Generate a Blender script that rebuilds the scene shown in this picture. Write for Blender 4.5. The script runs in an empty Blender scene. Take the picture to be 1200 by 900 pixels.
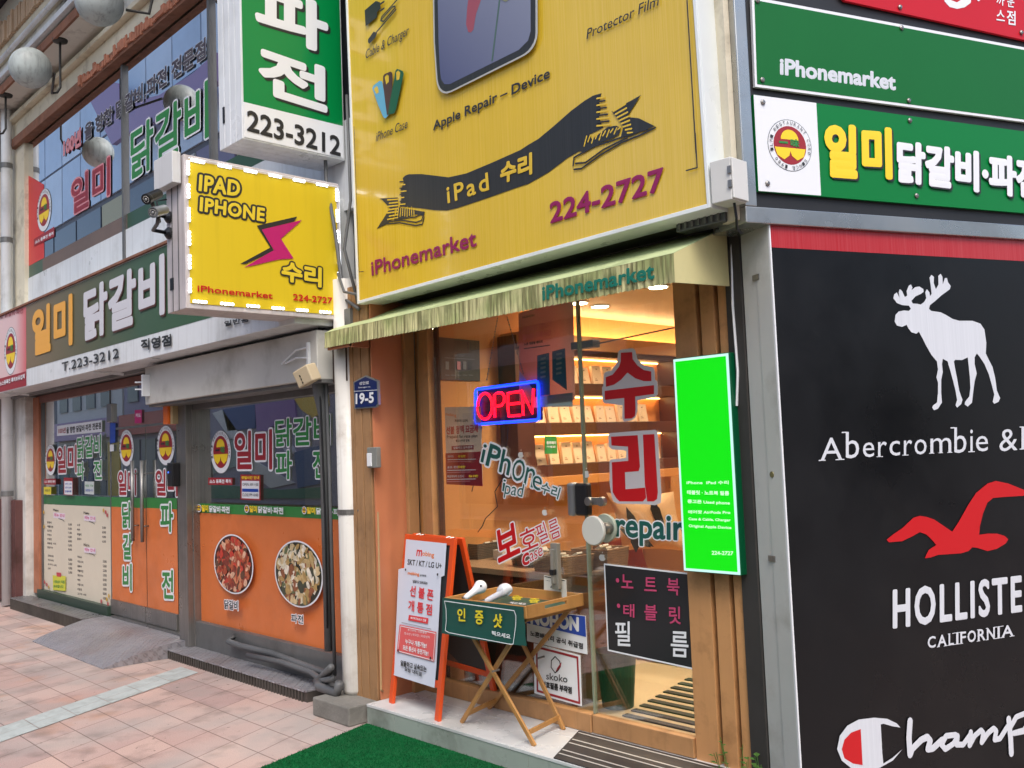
import bpy, math, random
from mathutils import Vector, Matrix, noise
from mathutils.geometry import tessellate_polygon
random.seed(7)
V=Vector
sc=bpy.context.scene
COL=sc.collection
# ------------------------------------------------------------------ camera, sky, sun, exposure
F_PX=1100.0
CR=Matrix(((0.68709228,0.07619761,0.72256358),(0.72552916,-0.01873794,-0.68793628),(-0.03887975,0.99691665,-0.06815829)))
CAM=V((5.1385,-3.3388,1.6))
cd=bpy.data.cameras.new('camera'); cd.sensor_width=36; cd.lens=F_PX/1200*36; cd.clip_end=500; cd.clip_start=.05
co=bpy.data.objects.new('camera',cd); COL.objects.link(co); co.matrix_world=Matrix.Translation(CAM)@CR.to_4x4(); sc.camera=co
SUN_EL,SUN_AZ=52,128      # azimuth measured clockwise from +Y
wd=bpy.data.worlds.new('World'); sc.world=wd; wd.use_nodes=True
nt=wd.node_tree; bg=nt.nodes['Background']; sk=nt.nodes.new('ShaderNodeTexSky'); sk.sky_type='NISHITA'; sk.sun_disc=False
sk.sun_elevation=math.radians(SUN_EL); sk.sun_rotation=math.radians(SUN_AZ); sk.air_density=1.0; sk.dust_density=3.0; sk.ozone_density=1.0
nt.links.new(sk.outputs[0],bg.inputs[0]); bg.inputs[1].default_value=.13
sd=bpy.data.lights.new('sun','SUN'); sd.energy=1.1; sd.angle=math.radians(28); sd.color=(1,.95,.88)
so=bpy.data.objects.new('sun',sd); COL.objects.link(so)
_a=math.radians(SUN_AZ); _e=math.radians(SUN_EL); sdir=V((math.sin(_a)*math.cos(_e),math.cos(_a)*math.cos(_e),math.sin(_e)))
so.rotation_euler=sdir.to_track_quat('Z','Y').to_euler(); so.location=(6,-6,9)
vs=sc.view_settings; vs.view_transform='Standard'; vs.look='None'; vs.gamma=1; vs.exposure=.92; vs.use_curve_mapping=False
sc.cycles.max_bounces=8; sc.cycles.transparent_max_bounces=16; sc.cycles.caustics_reflective=False; sc.cycles.caustics_refractive=False
sc.cycles.sample_clamp_indirect=6
# ------------------------------------------------------------------ where a ray of the camera meets a real plane
def ray(px,py): return CR@V((px-600,450-py,-F_PX))
def at(px,py,ax,val):
    d=ray(px,py); return CAM+d*((val-CAM[ax])/d[ax])
class Fr:                                   # a real flat face: origin, right, up, outward normal
    def __init__(s,o,U,W,N=None): s.o=V(o); s.U=V(U).normalized(); s.V=V(W).normalized(); s.N=V(N).normalized() if N else s.U.cross(s.V)
    def px(s,x,y):
        d=ray(x,y); p=CAM+d*((s.o-CAM).dot(s.N)/d.dot(s.N))-s.o; return (p.dot(s.U),p.dot(s.V))
    def w(s,u,v,n=0): return s.o+s.U*u+s.V*v+s.N*n
    def off(s,n): return Fr(s.o+s.N*n,s.U,s.V,s.N)
def FY(y): return Fr((0,y,0),(1,0,0),(0,0,1))
def FX(x): return Fr((x,0,0),(0,1,0),(0,0,1))
def FZ(z): return Fr((0,0,z),(1,0,0),(0,1,0))
RD=V((.3761,.9266,0)).normalized(); RN=V((RD.y,-RD.x,0))
CE=V((3.05,.19,0))                          # near lower edge of the tall sign on the side wall
FRW=Fr(CE,RD,(0,0,1),RN)
def Z(ox,oy,s): return lambda x,y:(ox+x/s,oy+y/s)
# ------------------------------------------------------------------ materials
def lin(c):
    return tuple((x/255/12.92 if x/255<=.04045 else ((x/255+.055)/1.055)**2.4) for x in c)+(1,)
MATS={}
def M(name,c,rough=.5,metal=0,var=0,vs_=3,streak=0,bump=0,bs=40,dirt=None,dirt_amt=0,dirt_s=2.2,emit=0,spec=.5,coat=0,brush=0):
    if name in MATS: return MATS[name]
    m=bpy.data.materials.new(name); m.use_nodes=True; n=m.node_tree; L=n.links; b=n.nodes['Principled BSDF']
    b.inputs['Roughness'].default_value=rough; b.inputs['Metallic'].default_value=metal; b.inputs['Specular IOR Level'].default_value=spec
    b.inputs['Coat Weight'].default_value=coat; b.inputs['Coat Roughness'].default_value=.08
    base=lin(c); b.inputs['Base Color'].default_value=base
    geo=n.nodes.new('ShaderNodeNewGeometry'); cur=None
    def nz(scale,sx=1,sy=1,sz=1,det=5):
        mp=n.nodes.new('ShaderNodeMapping'); mp.inputs['Scale'].default_value=(sx,sy,sz); L.new(geo.outputs['Position'],mp.inputs[0])
        t=n.nodes.new('ShaderNodeTexNoise'); t.inputs['Scale'].default_value=scale; t.inputs['Detail'].default_value=det; t.inputs['Roughness'].default_value=.62
        L.new(mp.outputs[0],t.inputs[0]); return t.outputs['Fac']
    def ramp(src,a,bb,ca=0,cb=1):
        r=n.nodes.new('ShaderNodeMapRange'); r.inputs[1].default_value=a; r.inputs[2].default_value=bb; r.inputs[3].default_value=ca; r.inputs[4].default_value=cb; L.new(src,r.inputs[0]); return r.outputs[0]
    def mix(fac,A,B,mode='MIX'):
        x=n.nodes.new('ShaderNodeMix'); x.data_type='RGBA'; x.blend_type=mode
        if isinstance(fac,float): x.inputs[0].default_value=fac
        else: L.new(fac,x.inputs[0])
        for i,s in ((6,A),(7,B)):
            if isinstance(s,tuple): x.inputs[i].default_value=s
            else: L.new(s,x.inputs[i])
        return x.outputs[2]
    if var:
        lo=tuple(v*(1-var) for v in base[:3])+(1,); hi=tuple(min(1,v*(1+var*.8)) for v in base[:3])+(1,)
        cur=mix(ramp(nz(vs_),.3,.7),lo,hi)
    if streak:
        f=ramp(nz(9,2.2,2.2,.12),.5,.75,0,streak); cur=mix(f,cur or base,dirt and lin(dirt) or tuple(v*.45 for v in base[:3])+(1,))
    if dirt_amt:
        f=ramp(nz(dirt_s,det=8),.52,.70,0,dirt_amt); cur=mix(f,cur or base,lin(dirt or (70,65,58)))
        L.new(ramp(nz(dirt_s*1.7,det=6),.3,.7,max(0,rough-.12),min(1,rough+.2)),b.inputs['Roughness'])
    if brush:
        f=ramp(nz(60,3,3,.02,2),.3,.7,0,1); cur=mix(f,mix(brush*.6,cur or base,(0,0,0,1)),mix(brush*.35,cur or base,(1,1,1,1)))
    if cur is not None: L.new(cur,b.inputs['Base Color'])
    if bump:
        bp=n.nodes.new('ShaderNodeBump'); bp.inputs['Strength'].default_value=bump; bp.inputs['Distance'].default_value=.01
        L.new(nz(bs,det=6),bp.inputs['Height']); L.new(bp.outputs[0],b.inputs['Normal'])
    if emit:
        b.inputs['Emission Color'].default_value=base; b.inputs['Emission Strength'].default_value=emit
    MATS[name]=m; return m
def GLASS(name,tint,refl,fres=1.0,rough=0.0):
    if name in MATS: return MATS[name]
    m=bpy.data.materials.new(name); m.use_nodes=True; n=m.node_tree; L=n.links; n.nodes.clear()
    o=n.nodes.new('ShaderNodeOutputMaterial'); t=n.nodes.new('ShaderNodeBsdfTransparent'); t.inputs[0].default_value=tint
    g=n.nodes.new('ShaderNodeBsdfGlossy'); g.inputs['Roughness'].default_value=rough; g.inputs[0].default_value=(.95,.97,1,1)
    f=n.nodes.new('ShaderNodeFresnel'); gg=n.nodes.new('ShaderNodeNewGeometry'); io=n.nodes.new('ShaderNodeMapRange'); io.inputs[3].default_value=1.5; io.inputs[4].default_value=1/1.5; L.new(gg.outputs['Backfacing'],io.inputs[0]); L.new(io.outputs[0],f.inputs[0])
    ma=n.nodes.new('ShaderNodeMath'); ma.operation='MULTIPLY_ADD'; ma.inputs[1].default_value=fres; ma.inputs[2].default_value=refl; ma.use_clamp=True
    mx=n.nodes.new('ShaderNodeMixShader'); L.new(f.outputs[0],ma.inputs[0]); L.new(ma.outputs[0],mx.inputs[0]); L.new(t.outputs[0],mx.inputs[1]); L.new(g.outputs[0],mx.inputs[2]); L.new(mx.outputs[0],o.inputs[0])
    MATS[name]=m; return m
def EM(name,c,s):
    m=M(name,(8,8,8),.4,emit=s); m.node_tree.nodes['Principled BSDF'].inputs['Emission Color'].default_value=lin(c); return m
# ------------------------------------------------------------------ mesh building
ORG={}
def thing(name,label,cat,loc,group=None):
    o=bpy.data.objects.new(name,None); o.empty_display_size=.1; COL.objects.link(o); o.location=loc; ORG[o.name]=V(loc)
    o['label']=label; o['category']=cat
    if group: o['group']=group
    return o
def tag(o,label,cat,group=None):
    o['label']=label; o['category']=cat
    if group: o['group']=group
    return o
class MB:
    def __init__(s): s.v=[]; s.f=[]; s.m=[]; s.mats=[]; s.cm=0
    def mat(s,m):
        if m not in s.mats: s.mats.append(m)
        s.cm=s.mats.index(m); return s
    def add(s,vs,fs):
        b=len(s.v); s.v+= [tuple(p) for p in vs]
        for f in fs: s.f.append(tuple(b+i for i in f)); s.m.append(s.cm)
        return s
    def box(s,x0,x1,y0,y1,z0,z1,fr=None):
        if fr is None: w=lambda a,b,c:V((a,b,c))
        else: w=fr.w
        P=[w(a,b,c) for c in (z0,z1) for b in (y0,y1) for a in (x0,x1)]
        return s.add(P,[(0,2,3,1),(4,5,7,6),(0,1,5,4),(2,6,7,3),(0,4,6,2),(1,3,7,5)])
    def bar(s,a,b,w,h,up=(0,0,1)):
        a=V(a); b=V(b); d=(b-a).normalized(); r=d.cross(V(up))
        if r.length<1e-4: r=d.cross(V((1,0,0)))
        r.normalize(); u=r.cross(d)
        P=[p+r*(i*w/2)+u*(j*h/2) for p in (a,b) for i,j in ((-1,-1),(1,-1),(1,1),(-1,1))]
        return s.add(P,[(0,1,2,3),(7,6,5,4),(0,4,5,1),(1,5,6,2),(2,6,7,3),(3,7,4,0)])
    def tube(s,pts,r,n=10,cap=True):
        pts=[V(p) for p in pts]; R=r if isinstance(r,(list,tuple)) else [r]*len(pts)
        pu=None; vs=[]
        for i,p in enumerate(pts):
            d=(pts[min(i+1,len(pts)-1)]-pts[max(i-1,0)]).normalized()
            if pu is None: pu=d.cross(V((0,0,1)) if abs(d.z)<.9 else V((1,0,0))).normalized()
            pu=(pu-d*pu.dot(d)).normalized(); q=d.cross(pu)
            vs+=[p+(pu*math.cos(6.28318*k/n)+q*math.sin(6.28318*k/n))*R[i] for k in range(n)]
        fs=[(i*n+k,i*n+(k+1)%n,(i+1)*n+(k+1)%n,(i+1)*n+k) for i in range(len(pts)-1) for k in range(n)]
        if cap: fs+=[tuple(range(n-1,-1,-1)),tuple((len(pts)-1)*n+k for k in range(n))]
        return s.add(vs,fs)
    def lathe(s,c,ax,prof,n=24,up=None):    # prof: (distance along ax, radius)
        c=V(c); ax=V(ax).normalized(); return s.tube([c+ax*a for a,_ in prof],[max(r,1e-4) for _,r in prof],n)
    def prism(s,pts,fr,n0,n1,inner=None):
        loops=[pts]; T=tessellate_polygon([[V((p[0],p[1],0)) for p in pts]])
        k=len(pts); vs=[fr.w(u,v,n1) for u,v in pts]+[fr.w(u,v,n0) for u,v in pts]
        ar=sum(pts[i][0]*pts[(i+1)%k][1]-pts[(i+1)%k][0]*pts[i][1] for i in range(k))
        fs=[]
        for t in T:
            a=(pts[t[1]][0]-pts[t[0]][0])*(pts[t[2]][1]-pts[t[0]][1])-(pts[t[2]][0]-pts[t[0]][0])*(pts[t[1]][1]-pts[t[0]][1])
            t=tuple(t) if a>0 else tuple(reversed(t)); fs.append(t); fs.append(tuple(k+i for i in reversed(t)))
        for i in range(k):
            j=(i+1)%k; fs.append((i,k+i,k+j,j) if ar>0 else (j,k+j,k+i,i))
        return s.add(vs,fs)
    def rect(s,fr,u0,v0,u1,v1,n0,n1): return s.box(min(u0,u1),max(u0,u1),min(v0,v1),max(v0,v1),n0,n1,fr)
    def sphere(s,c,r,n=20,m=12,sc_=(1,1,1)):
        c=V(c); vs=[]; fs=[]
        for i in range(m+1):
            t=math.pi*i/m
            for k in range(n): 
                a=2*math.pi*k/n; vs.append(c+V((r*math.sin(t)*math.cos(a)*sc_[0],r*math.sin(t)*math.sin(a)*sc_[1],-r*math.cos(t)*sc_[2])))
        for i in range(m):
            for k in range(n): fs.append((i*n+k,i*n+(k+1)%n,(i+1)*n+(k+1)%n,(i+1)*n+k))
        return s.add(vs,fs)
    def build(s,name,m=None,parent=None,bevel=0,smooth=False,origin=None):
        me=bpy.data.meshes.new(name)
        if parent is not None: org=ORG[parent.name]
        elif origin is not None: org=V(origin)
        else:
            xs=[p[0] for p in s.v]; ys=[p[1] for p in s.v]; org=V(((min(xs)+max(xs))/2,(min(ys)+max(ys))/2,min(p[2] for p in s.v)))
        me.from_pydata([V(p)-org for p in s.v],[],s.f)
        if m is not None and not s.mats: me.materials.append(m)
        else:
            for q in s.mats: me.materials.append(q)
            me.polygons.foreach_set('material_index',s.m)
        if smooth: me.polygons.foreach_set('use_smooth',[True]*len(me.polygons))
        me.update()
        o=bpy.data.objects.new(name,me); COL.objects.link(o)
        if parent is not None: o.parent=parent
        else: o.location=org
        ORG[o.name]=org
        if bevel:
            b=o.modifiers.new('bevel','BEVEL'); b.width=bevel; b.segments=2; b.limit_method='ANGLE'; b.angle_limit=math.radians(40); b.harden_normals=False
        return o
def struct(o): o['kind']='structure'; return o
# ------------------------------------------------------------------ lettering: glyph meshes laid on a real face
GC={}
def glyphs(s,res=3,sp=1.0):
    k=(s,res,sp)
    if k in GC: return GC[k]
    c=bpy.data.curves.new('t','FONT'); c.body=s; c.size=1; c.resolution_u=res; c.space_character=sp
    o=bpy.data.objects.new('t',c); COL.objects.link(o)
    dg=bpy.context.evaluated_depsgraph_get(); me=bpy.data.meshes.new_from_object(o.evaluated_get(dg))
    bpy.data.objects.remove(o); 
    vs=[(v.co.x,v.co.y) for v in me.vertices]; fs=[tuple(p.vertices) for p in me.polygons]
    cnt={}
    for f in fs:
        for i in range(len(f)):
            e=tuple(sorted((f[i],f[(i+1)%len(f)]))); cnt[e]=cnt.get(e,0)+1
    be=[e for e,c_ in cnt.items() if c_==1]
    bpy.data.meshes.remove(me); bpy.data.curves.remove(c)
    GC[k]=(vs,fs,be); return GC[k]
CAPH=max(v[1] for v in glyphs('H')[0])
class Let(MB):                               # all print on one sign face
    def __init__(s,fr,z=None,n=.0025): super().__init__(); s.fr=fr; s.n=n; s.z=z or (lambda x,y:(x,y)); s.step=.0006
    def P(s,x,y): return s.fr.px(*s.z(x,y))
    def tents(s,P,E,w,n,seg=8,hh=.0004):
        used=set(i for e in E for i in e)
        for i in used:
            u,v=P[i]; ring=[s.fr.w(u+w*math.cos(6.283*k/seg),v+w*math.sin(6.283*k/seg),n-hh) for k in range(seg)]
            s.add([s.fr.w(u,v,n)]+ring,[(0,1+k,1+(k+1)%seg) for k in range(seg)])
        for a,b in E:
            d=V((P[b][0]-P[a][0],P[b][1]-P[a][1]))
            if d.length<1e-6: continue
            d.normalize(); q=(-d.y*w,d.x*w); A=P[a]; B=P[b]
            s.add([s.fr.w(*A,n),s.fr.w(*B,n),s.fr.w(B[0]+q[0],B[1]+q[1],n-hh),s.fr.w(A[0]+q[0],A[1]+q[1],n-hh),s.fr.w(B[0]-q[0],B[1]-q[1],n-hh),s.fr.w(A[0]-q[0],A[1]-q[1],n-hh)],[(0,1,2,3),(1,0,5,4)])
    def T(s,t,bl,br,tl,m,bold=0,out=None,ow=.1,shadow=None,sh=(.06,-.06),res=3,sp=1.0,mode=None,slant=0,plane=False):
        vs_,fs,be=glyphs(t,res,sp)
        bl,br,tl=[V(p if plane else s.P(*p)) for p in (bl,br,tl)]
        x0=min(v[0] for v in vs_); x1=max(v[0] for v in vs_)
        hang=mode=='K' or (mode is None and any(ord(c)>0x2000 for c in t))
        y0,y1=(min(v[1] for v in vs_),max(v[1] for v in vs_)) if hang else (0,CAPH)
        U=br-bl; W=tl-bl; H=W.length; b=bold*min(H,1.35*U.length/max(1,len(t))); iu=b/max(U.length,1e-6); iv=b/H
        def mp(v,ox=0,oy=0):
            a=(v[0]-x0)/(x1-x0)*(1-2*iu)+iu; c=(v[1]-y0)/(y1-y0)*(1-2*iv)+iv
            p=bl+U*a+W*(c); p=p+U.normalized()*(slant*c*H); return (p.x+ox*H,p.y+oy*H)
        P=[mp(v) for v in vs_]
        ar=U.x*W.y-U.y*W.x
        if shadow:
            Q=[mp(v,*sh) for v in vs_]; s.mat(shadow); s.add([s.fr.w(*p,s.n) for p in Q],fs)
            if b: s.tents(Q,be,b,s.n)
            s.n+=s.step
        if out:
            s.mat(out); s.tents(P,be,b+ow*H,s.n); s.add([s.fr.w(*p,s.n) for p in P],fs); s.n+=s.step
        s.mat(m); s.add([s.fr.w(*p,s.n+.0001) for p in P],fs)
        if b: s.tents(P,be,b,s.n)
        s.n+=s.step; return s
    def K(s,t,x0,y0,x1,y1,sl,m,slt=None,**k):   # left top, left bottom, slope of the base line in the picture
        slt=sl if slt is None else slt
        return s.T(t,(x0,y1),(x1,y1+sl*(x1-x0)),(x0,y0),m,**k)
    def poly(s,pts,m,plane=False):
        P=pts if plane else [s.P(*p) for p in pts]
        T=tessellate_polygon([[V((p[0],p[1],0)) for p in P]]); s.mat(m); fs=[]
        for t in T:
            a=(P[t[1]][0]-P[t[0]][0])*(P[t[2]][1]-P[t[0]][1])-(P[t[2]][0]-P[t[0]][0])*(P[t[1]][1]-P[t[0]][1]); fs.append(tuple(t) if a>0 else tuple(reversed(t)))
        s.add([s.fr.w(*p,s.n) for p in P],fs); s.n+=s.step; return s
    def line(s,pts,w,m,plane=False,closed=False):
        P=list(pts) if plane else [s.P(*p) for p in pts]
        E=[(i,i+1) for i in range(len(P)-1)]+([(len(P)-1,0)] if closed else [])
        s.mat(m); s.tents(P,E,w/2,s.n,seg=8,hh=.0003); s.n+=s.step; return s
    def disc(s,c,ru,rv,m,a0=0,a1=360,n=36,ring=None):
        pts=[(c[0]+ru*math.cos(math.radians(a0+(a1-a0)*k/n)),c[1]+rv*math.sin(math.radians(a0+(a1-a0)*k/n))) for k in range(n+(0 if a1-a0==360 else 1))]
        return s.poly(pts,m,plane=True)
    def emblem(s,cx,cy,rx,ry,detail=False,white=None):
        W=white or PRW; c=V(s.P(cx,cy)); ru=abs(s.P(cx+rx,cy)[0]-s.P(cx-rx,cy)[0])/2; rv=abs(s.P(cx,cy+ry)[1]-s.P(cx,cy-ry)[1])/2
        s.disc(c,ru,rv,PRG); s.disc(c,ru*.97,rv*.97,W); s.disc(c,ru*.74,rv*.74,PRM); 
        s.disc((c.x,c.y+rv*.22),ru*.40,rv*.38,PRY,0,180,18)
        a=[(c.x-ru*.70,c.y-rv*.10),(c.x-ru*.60,c.y-rv*.40),(c.x-ru*.3,c.y-rv*.56),(c.x-ru*.06,c.y-rv*.40),(c.x,c.y-rv*.22),(c.x+ru*.06,c.y-rv*.40),(c.x+ru*.3,c.y-rv*.56),(c.x+ru*.60,c.y-rv*.40),(c.x+ru*.70,c.y-rv*.10)]
        s.poly(a,PRY,plane=True)
        s.T('一',(c.x-ru*.5,c.y+rv*.05),(c.x-ru*.1,c.y+rv*.05),(c.x-ru*.5,c.y+rv*.13),PRK if not detail else PRGn,plane=True)
        s.T('味',(c.x+ru*.02,c.y-rv*.06),(c.x+ru*.42,c.y-rv*.06),(c.x+ru*.02,c.y+rv*.26),PRGn,plane=True,bold=.04)
        t='ILMI RESTAURANT CORP SINCE 1980' if detail else 'ILMI RESTAURANT CORP'
        n=len(t)
        for i,ch in enumerate(t):
            if ch==' ': continue
            a=math.radians(200-(i+.5)*(345 if detail else 220)/n*(1)); h=.13
            if not detail: a=math.radians(200-(i+.5)*220/n)
            ca,sa=math.cos(a),math.sin(a); tg=(sa,-ca)
            p=lambda r,t_:(c.x+ru*(r*ca+t_*tg[0]),c.y+rv*(r*sa+t_*tg[1]))
            s.T(ch,p(.80,-.05),p(.80,.05),p(.93,-.05),PRK,plane=True,res=2,mode='K' ); s.n-=s.step
        s.n+=s.step; return s
def lettering(L,parent,name='lettering'):
    return L.build(name,parent=parent)
# printed colours
PRW=M('print_white',(225,228,232),.35); PRK=M('print_black',(38,38,40),.4); PRM=M('print_maroon',(150,35,45),.4); PRR=M('print_red',(190,18,26),.4)
PRY=M('print_yellow',(240,205,40),.4); PRGn=M('print_green',(45,130,62),.4); PRG=M('print_grey',(120,125,130),.4); PRMag=M('print_magenta',(180,22,105),.4)
PRT=M('print_teal',(20,85,78),.4); PRO=M('print_orange',(225,120,40),.4); PRPk=M('print_pink',(214,140,146),.4); PRB=M('print_blue',(30,70,165),.35)
# ------------------------------------------------------------------ materials of the place
WHITE=M('white_paint',(214,214,210),.45,var=.06,dirt=(120,112,98),dirt_amt=.55,streak=.35)
WHITE2=M('white_metal',(218,222,225),.35,var=.05,dirt=(120,116,105),dirt_amt=.3,streak=.25)
CREAM=M('cream_paint',(216,208,186),.6,var=.1,dirt=(110,96,74),dirt_amt=.7,dirt_s=3,bump=.3)
BEIGE=M('beige_panel',(190,189,183),.5,var=.08,vs_=1.5,dirt=(105,98,86),dirt_amt=.6,dirt_s=1.3)
RUST=M('rusty_brown',(134,92,72),.75,var=.25,vs_=6,dirt=(72,45,32),dirt_amt=.7,dirt_s=4,bump=.4)
STEEL=M('brushed_steel',(135,133,130),.32,.75,var=.1,brush=.2,dirt=(80,76,70),dirt_amt=.3)
GREY=M('grey_metal',(112,113,113),.45,.4,var=.1,dirt=(60,58,54),dirt_amt=.4)
DARK=M('dark_void',(30,29,29),.8,var=.2)
BLACK=M('black_plastic',(26,27,30),.35)
WOOD=M('tan_board',(176,132,88),.5,var=.1,vs_=4,streak=.3,dirt=(92,62,36),dirt_amt=.35,dirt_s=6)
WOODD=M('tan_board_aged',(158,120,82),.55,var=.12,vs_=4,streak=.45,dirt=(84,60,38),dirt_amt=.5,dirt_s=5)
OPANEL=M('terracotta_panel',(192,122,86),.45,var=.06)
ALU=M('aluminium_frame',(150,148,146),.3,.8,var=.05)
# ------------------------------------------------------------------ ground
def paver():
    m=bpy.data.materials.new('clay_pavers'); m.use_nodes=True; n=m.node_tree; L=n.links; b=n.nodes['Principled BSDF']; b.inputs['Roughness'].default_value=.75
    g=n.nodes.new('ShaderNodeNewGeometry'); s=n.nodes.new('ShaderNodeSeparateXYZ'); L.new(g.outputs['Position'],s.inputs[0])
    k=n.nodes.new('ShaderNodeMath'); k.operation='MULTIPLY_ADD'; k.inputs[1].default_value=.43; L.new(s.outputs[1],k.inputs[0]); L.new(s.outputs[0],k.inputs[2])
    c=n.nodes.new('ShaderNodeCombineXYZ'); L.new(k.outputs[0],c.inputs[0]); L.new(s.outputs[1],c.inputs[1])
    def brick(w,h,off,c1,c2,mort,ms):
        t=n.nodes.new('ShaderNodeTexBrick'); t.offset=off; t.inputs['Scale'].default_value=1; t.inputs['Brick Width'].default_value=w; t.inputs['Row Height'].default_value=h
        t.inputs['Mortar Size'].default_value=ms; t.inputs['Mortar Smooth'].default_value=.35; t.inputs['Color1'].default_value=lin(c1); t.inputs['Color2'].default_value=lin(c2); t.inputs['Mortar'].default_value=lin(mort)
        L.new(c.outputs[0],t.inputs[0]); return t
    t1=brick(.30,.262,.0,(176,146,142),(200,174,166),(150,130,124),.0040); t2=brick(.9,.52,.33,(168,152,146),(204,168,150),(160,140,130),0)
    def noise_(sc_,a,bb,d=8,sx=1):
        q=n.nodes.new('ShaderNodeTexNoise'); q.inputs['Scale'].default_value=sc_; q.inputs['Detail'].default_value=d; L.new(g.outputs['Position'],q.inputs[0])
        r=n.nodes.new('ShaderNodeMapRange'); r.inputs[1].default_value=a; r.inputs[2].default_value=bb; L.new(q.outputs['Fac'],r.inputs[0]); return r.outputs[0]
    def mix(f,A,B,mode='MIX'):
        x=n.nodes.new('ShaderNodeMix'); x.data_type='RGBA'; x.blend_type=mode
        if isinstance(f,float): x.inputs[0].default_value=f
        else: L.new(f,x.inputs[0])
        for i,v in ((6,A),(7,B)):
            if isinstance(v,tuple): x.inputs[i].default_value=v
            else: L.new(v,x.inputs[i])
        return x.outputs[2]
    def sc2(v,f):
        z=n.nodes.new('ShaderNodeMath'); z.operation='MULTIPLY'; z.inputs[1].default_value=f; L.new(v,z.inputs[0]); return z.outputs[0]
    col=mix(.38,t1.outputs[0],t2.outputs[0])
    col=mix(sc2(noise_(1.6,.45,.62),.65),col,lin((150,144,140)))
    col=mix(sc2(noise_(2.3,.58,.7),.7),col,lin((186,138,108)))
    col=mix(sc2(noise_(170,.4,.75,2),.30),col,lin((84,70,66)))
    col=mix(sc2(noise_(120,.62,.75,2),.35),col,lin((205,195,188)))
    col=mix(sc2(noise_(4.5,.52,.72),.6),col,lin((104,92,86)))
    col=mix(sc2(noise_(22,.70,.74,2),.8),col,lin((66,60,58)))
    col=mix(sc2(noise_(.9,.42,.6,3),.35),col,lin((188,182,176)))
    dm=mix(sc2(t1.outputs['Fac'],.75),col,lin((112,92,86)))
    L.new(dm,b.inputs['Base Color'])
    h=n.nodes.new('ShaderNodeMath'); h.operation='MULTIPLY_ADD'; h.inputs[1].default_value=-1; L.new(t1.outputs['Fac'],h.inputs[0]); L.new(sc2(noise_(60,.2,.8),.35),h.inputs[2])
    bp=n.nodes.new('ShaderNodeBump'); bp.inputs['Strength'].default_value=.5; bp.inputs['Distance'].default_value=.006; L.new(h.outputs[0],bp.inputs['Height']); L.new(bp.outputs[0],b.inputs['Normal'])
    return m
PAV=paver()
struct(MB().add([(-90,-60,0),(70,-60,0),(70,30,0),(-90,30,0)],[(0,1,2,3)]).build('pavement',PAV,origin=(0,0,0)))
BAND=M('pale_band_stone',(176,184,182),.7,var=.12,vs_=9,dirt=(120,120,114),dirt_amt=.5,dirt_s=7,bump=.2,bs=90)
g_=FZ(0)
bm_=MB()
k_=-.45
def bandpt(x,y): return (x,y,.004)
y=-.14; i=0
while y>-5.5:
    y2=y-.262
    for j in range(2):
        xa=-2.09+(-.12-y)*.47+j*.155; xb=-2.09+(-.12-y2)*.47+j*.155
        bm_.add([(xa,y,.004),(xa+.151,y,.004),(xb+.151,y2+.005,.004),(xb,y2+.005,.004)],[(3,2,1,0)])
    y=y2
struct(bm_.build('pavement_band',BAND,origin=(-1.5,-1,0)))
STREET=M('asphalt',(62,62,64),.85,var=.15,bump=.4)
struct(MB().box(-90,70,-10.2,-4.6,.004,.008).build('roadway',STREET,origin=(0,-7,0)))
# ------------------------------------------------------------------ tiled step and the green turf in front of the shop
TILE=M('white_marble_tile',(206,208,208),.22,var=.05,vs_=2,dirt=(150,152,150),dirt_amt=.5,dirt_s=1.4)
TILEG=M('greenish_grey_tile',(150,160,152),.3,var=.08,vs_=2,dirt=(96,98,90),dirt_amt=.6,dirt_s=3)
GRT=M('tile_joint',(90,90,86),.8)
t=thing('tiled_step','low white marble step with grey green tiled front under the phone shop window','step',(1.6,.1,0))
b=MB(); 
for i in range(5):
    x0=.372+i*.62; x1=min(x0+.617,3.3)
    for j,(ya,yb) in enumerate(((-.095,.20),(.203,.36))): b.box(x0,x1,ya,yb,.104,.12)
b.build('top_tiles',TILE,t,bevel=.0015)
b=MB()
for i in range(6): x0=.372+i*.55-(.28 if i else 0); b.box(x0,min(.372+(i+1)*.55-.283,3.3),-.092,-.08,.0,.1035)
b.box(.372,.384,-.078,.36,0,.1035); b.build('front_tiles',TILEG,t,bevel=.001)
MB().box(.386,3.3,-.079,.36,0,.103).build('core',GRT,t)
p_=FZ(.1215)
q=[p_.px(*a) for a in ((678,857),(640,886))]
RUB=M('dark_rubber',(56,52,50),.6,var=.2)
b=MB(); b.add([],[])
mx0=q[0][0]; mx1=q[1][0]+.05
P4=[(mx0,.3),(mx1,-.09),(3.3,-.09),(3.3,.3)]
b.prism(P4,FZ(0),.1203,.126); t2=b.build('doormat',RUB); tag(t2,'dark rubber mat with pale grooves on the white step below the glass door','doormat')
b=MB(); PALE=M('pale_groove',(190,186,178),.6)
for k in range(8):
    yy=.27-k*.05
    if k%3!=1: b.box(mx0+(.3-yy)*(mx1-mx0)/.39+.01,3.3,yy-.004,yy+.004,.126,.1275)
c=b.build('groove_strips',PALE,t2)
TURF=M('artificial_turf',(10,104,54),.85,var=.25,vs_=30,bump=1,bs=300,dirt=(40,90,60),dirt_amt=.3,spec=.2)
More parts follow.
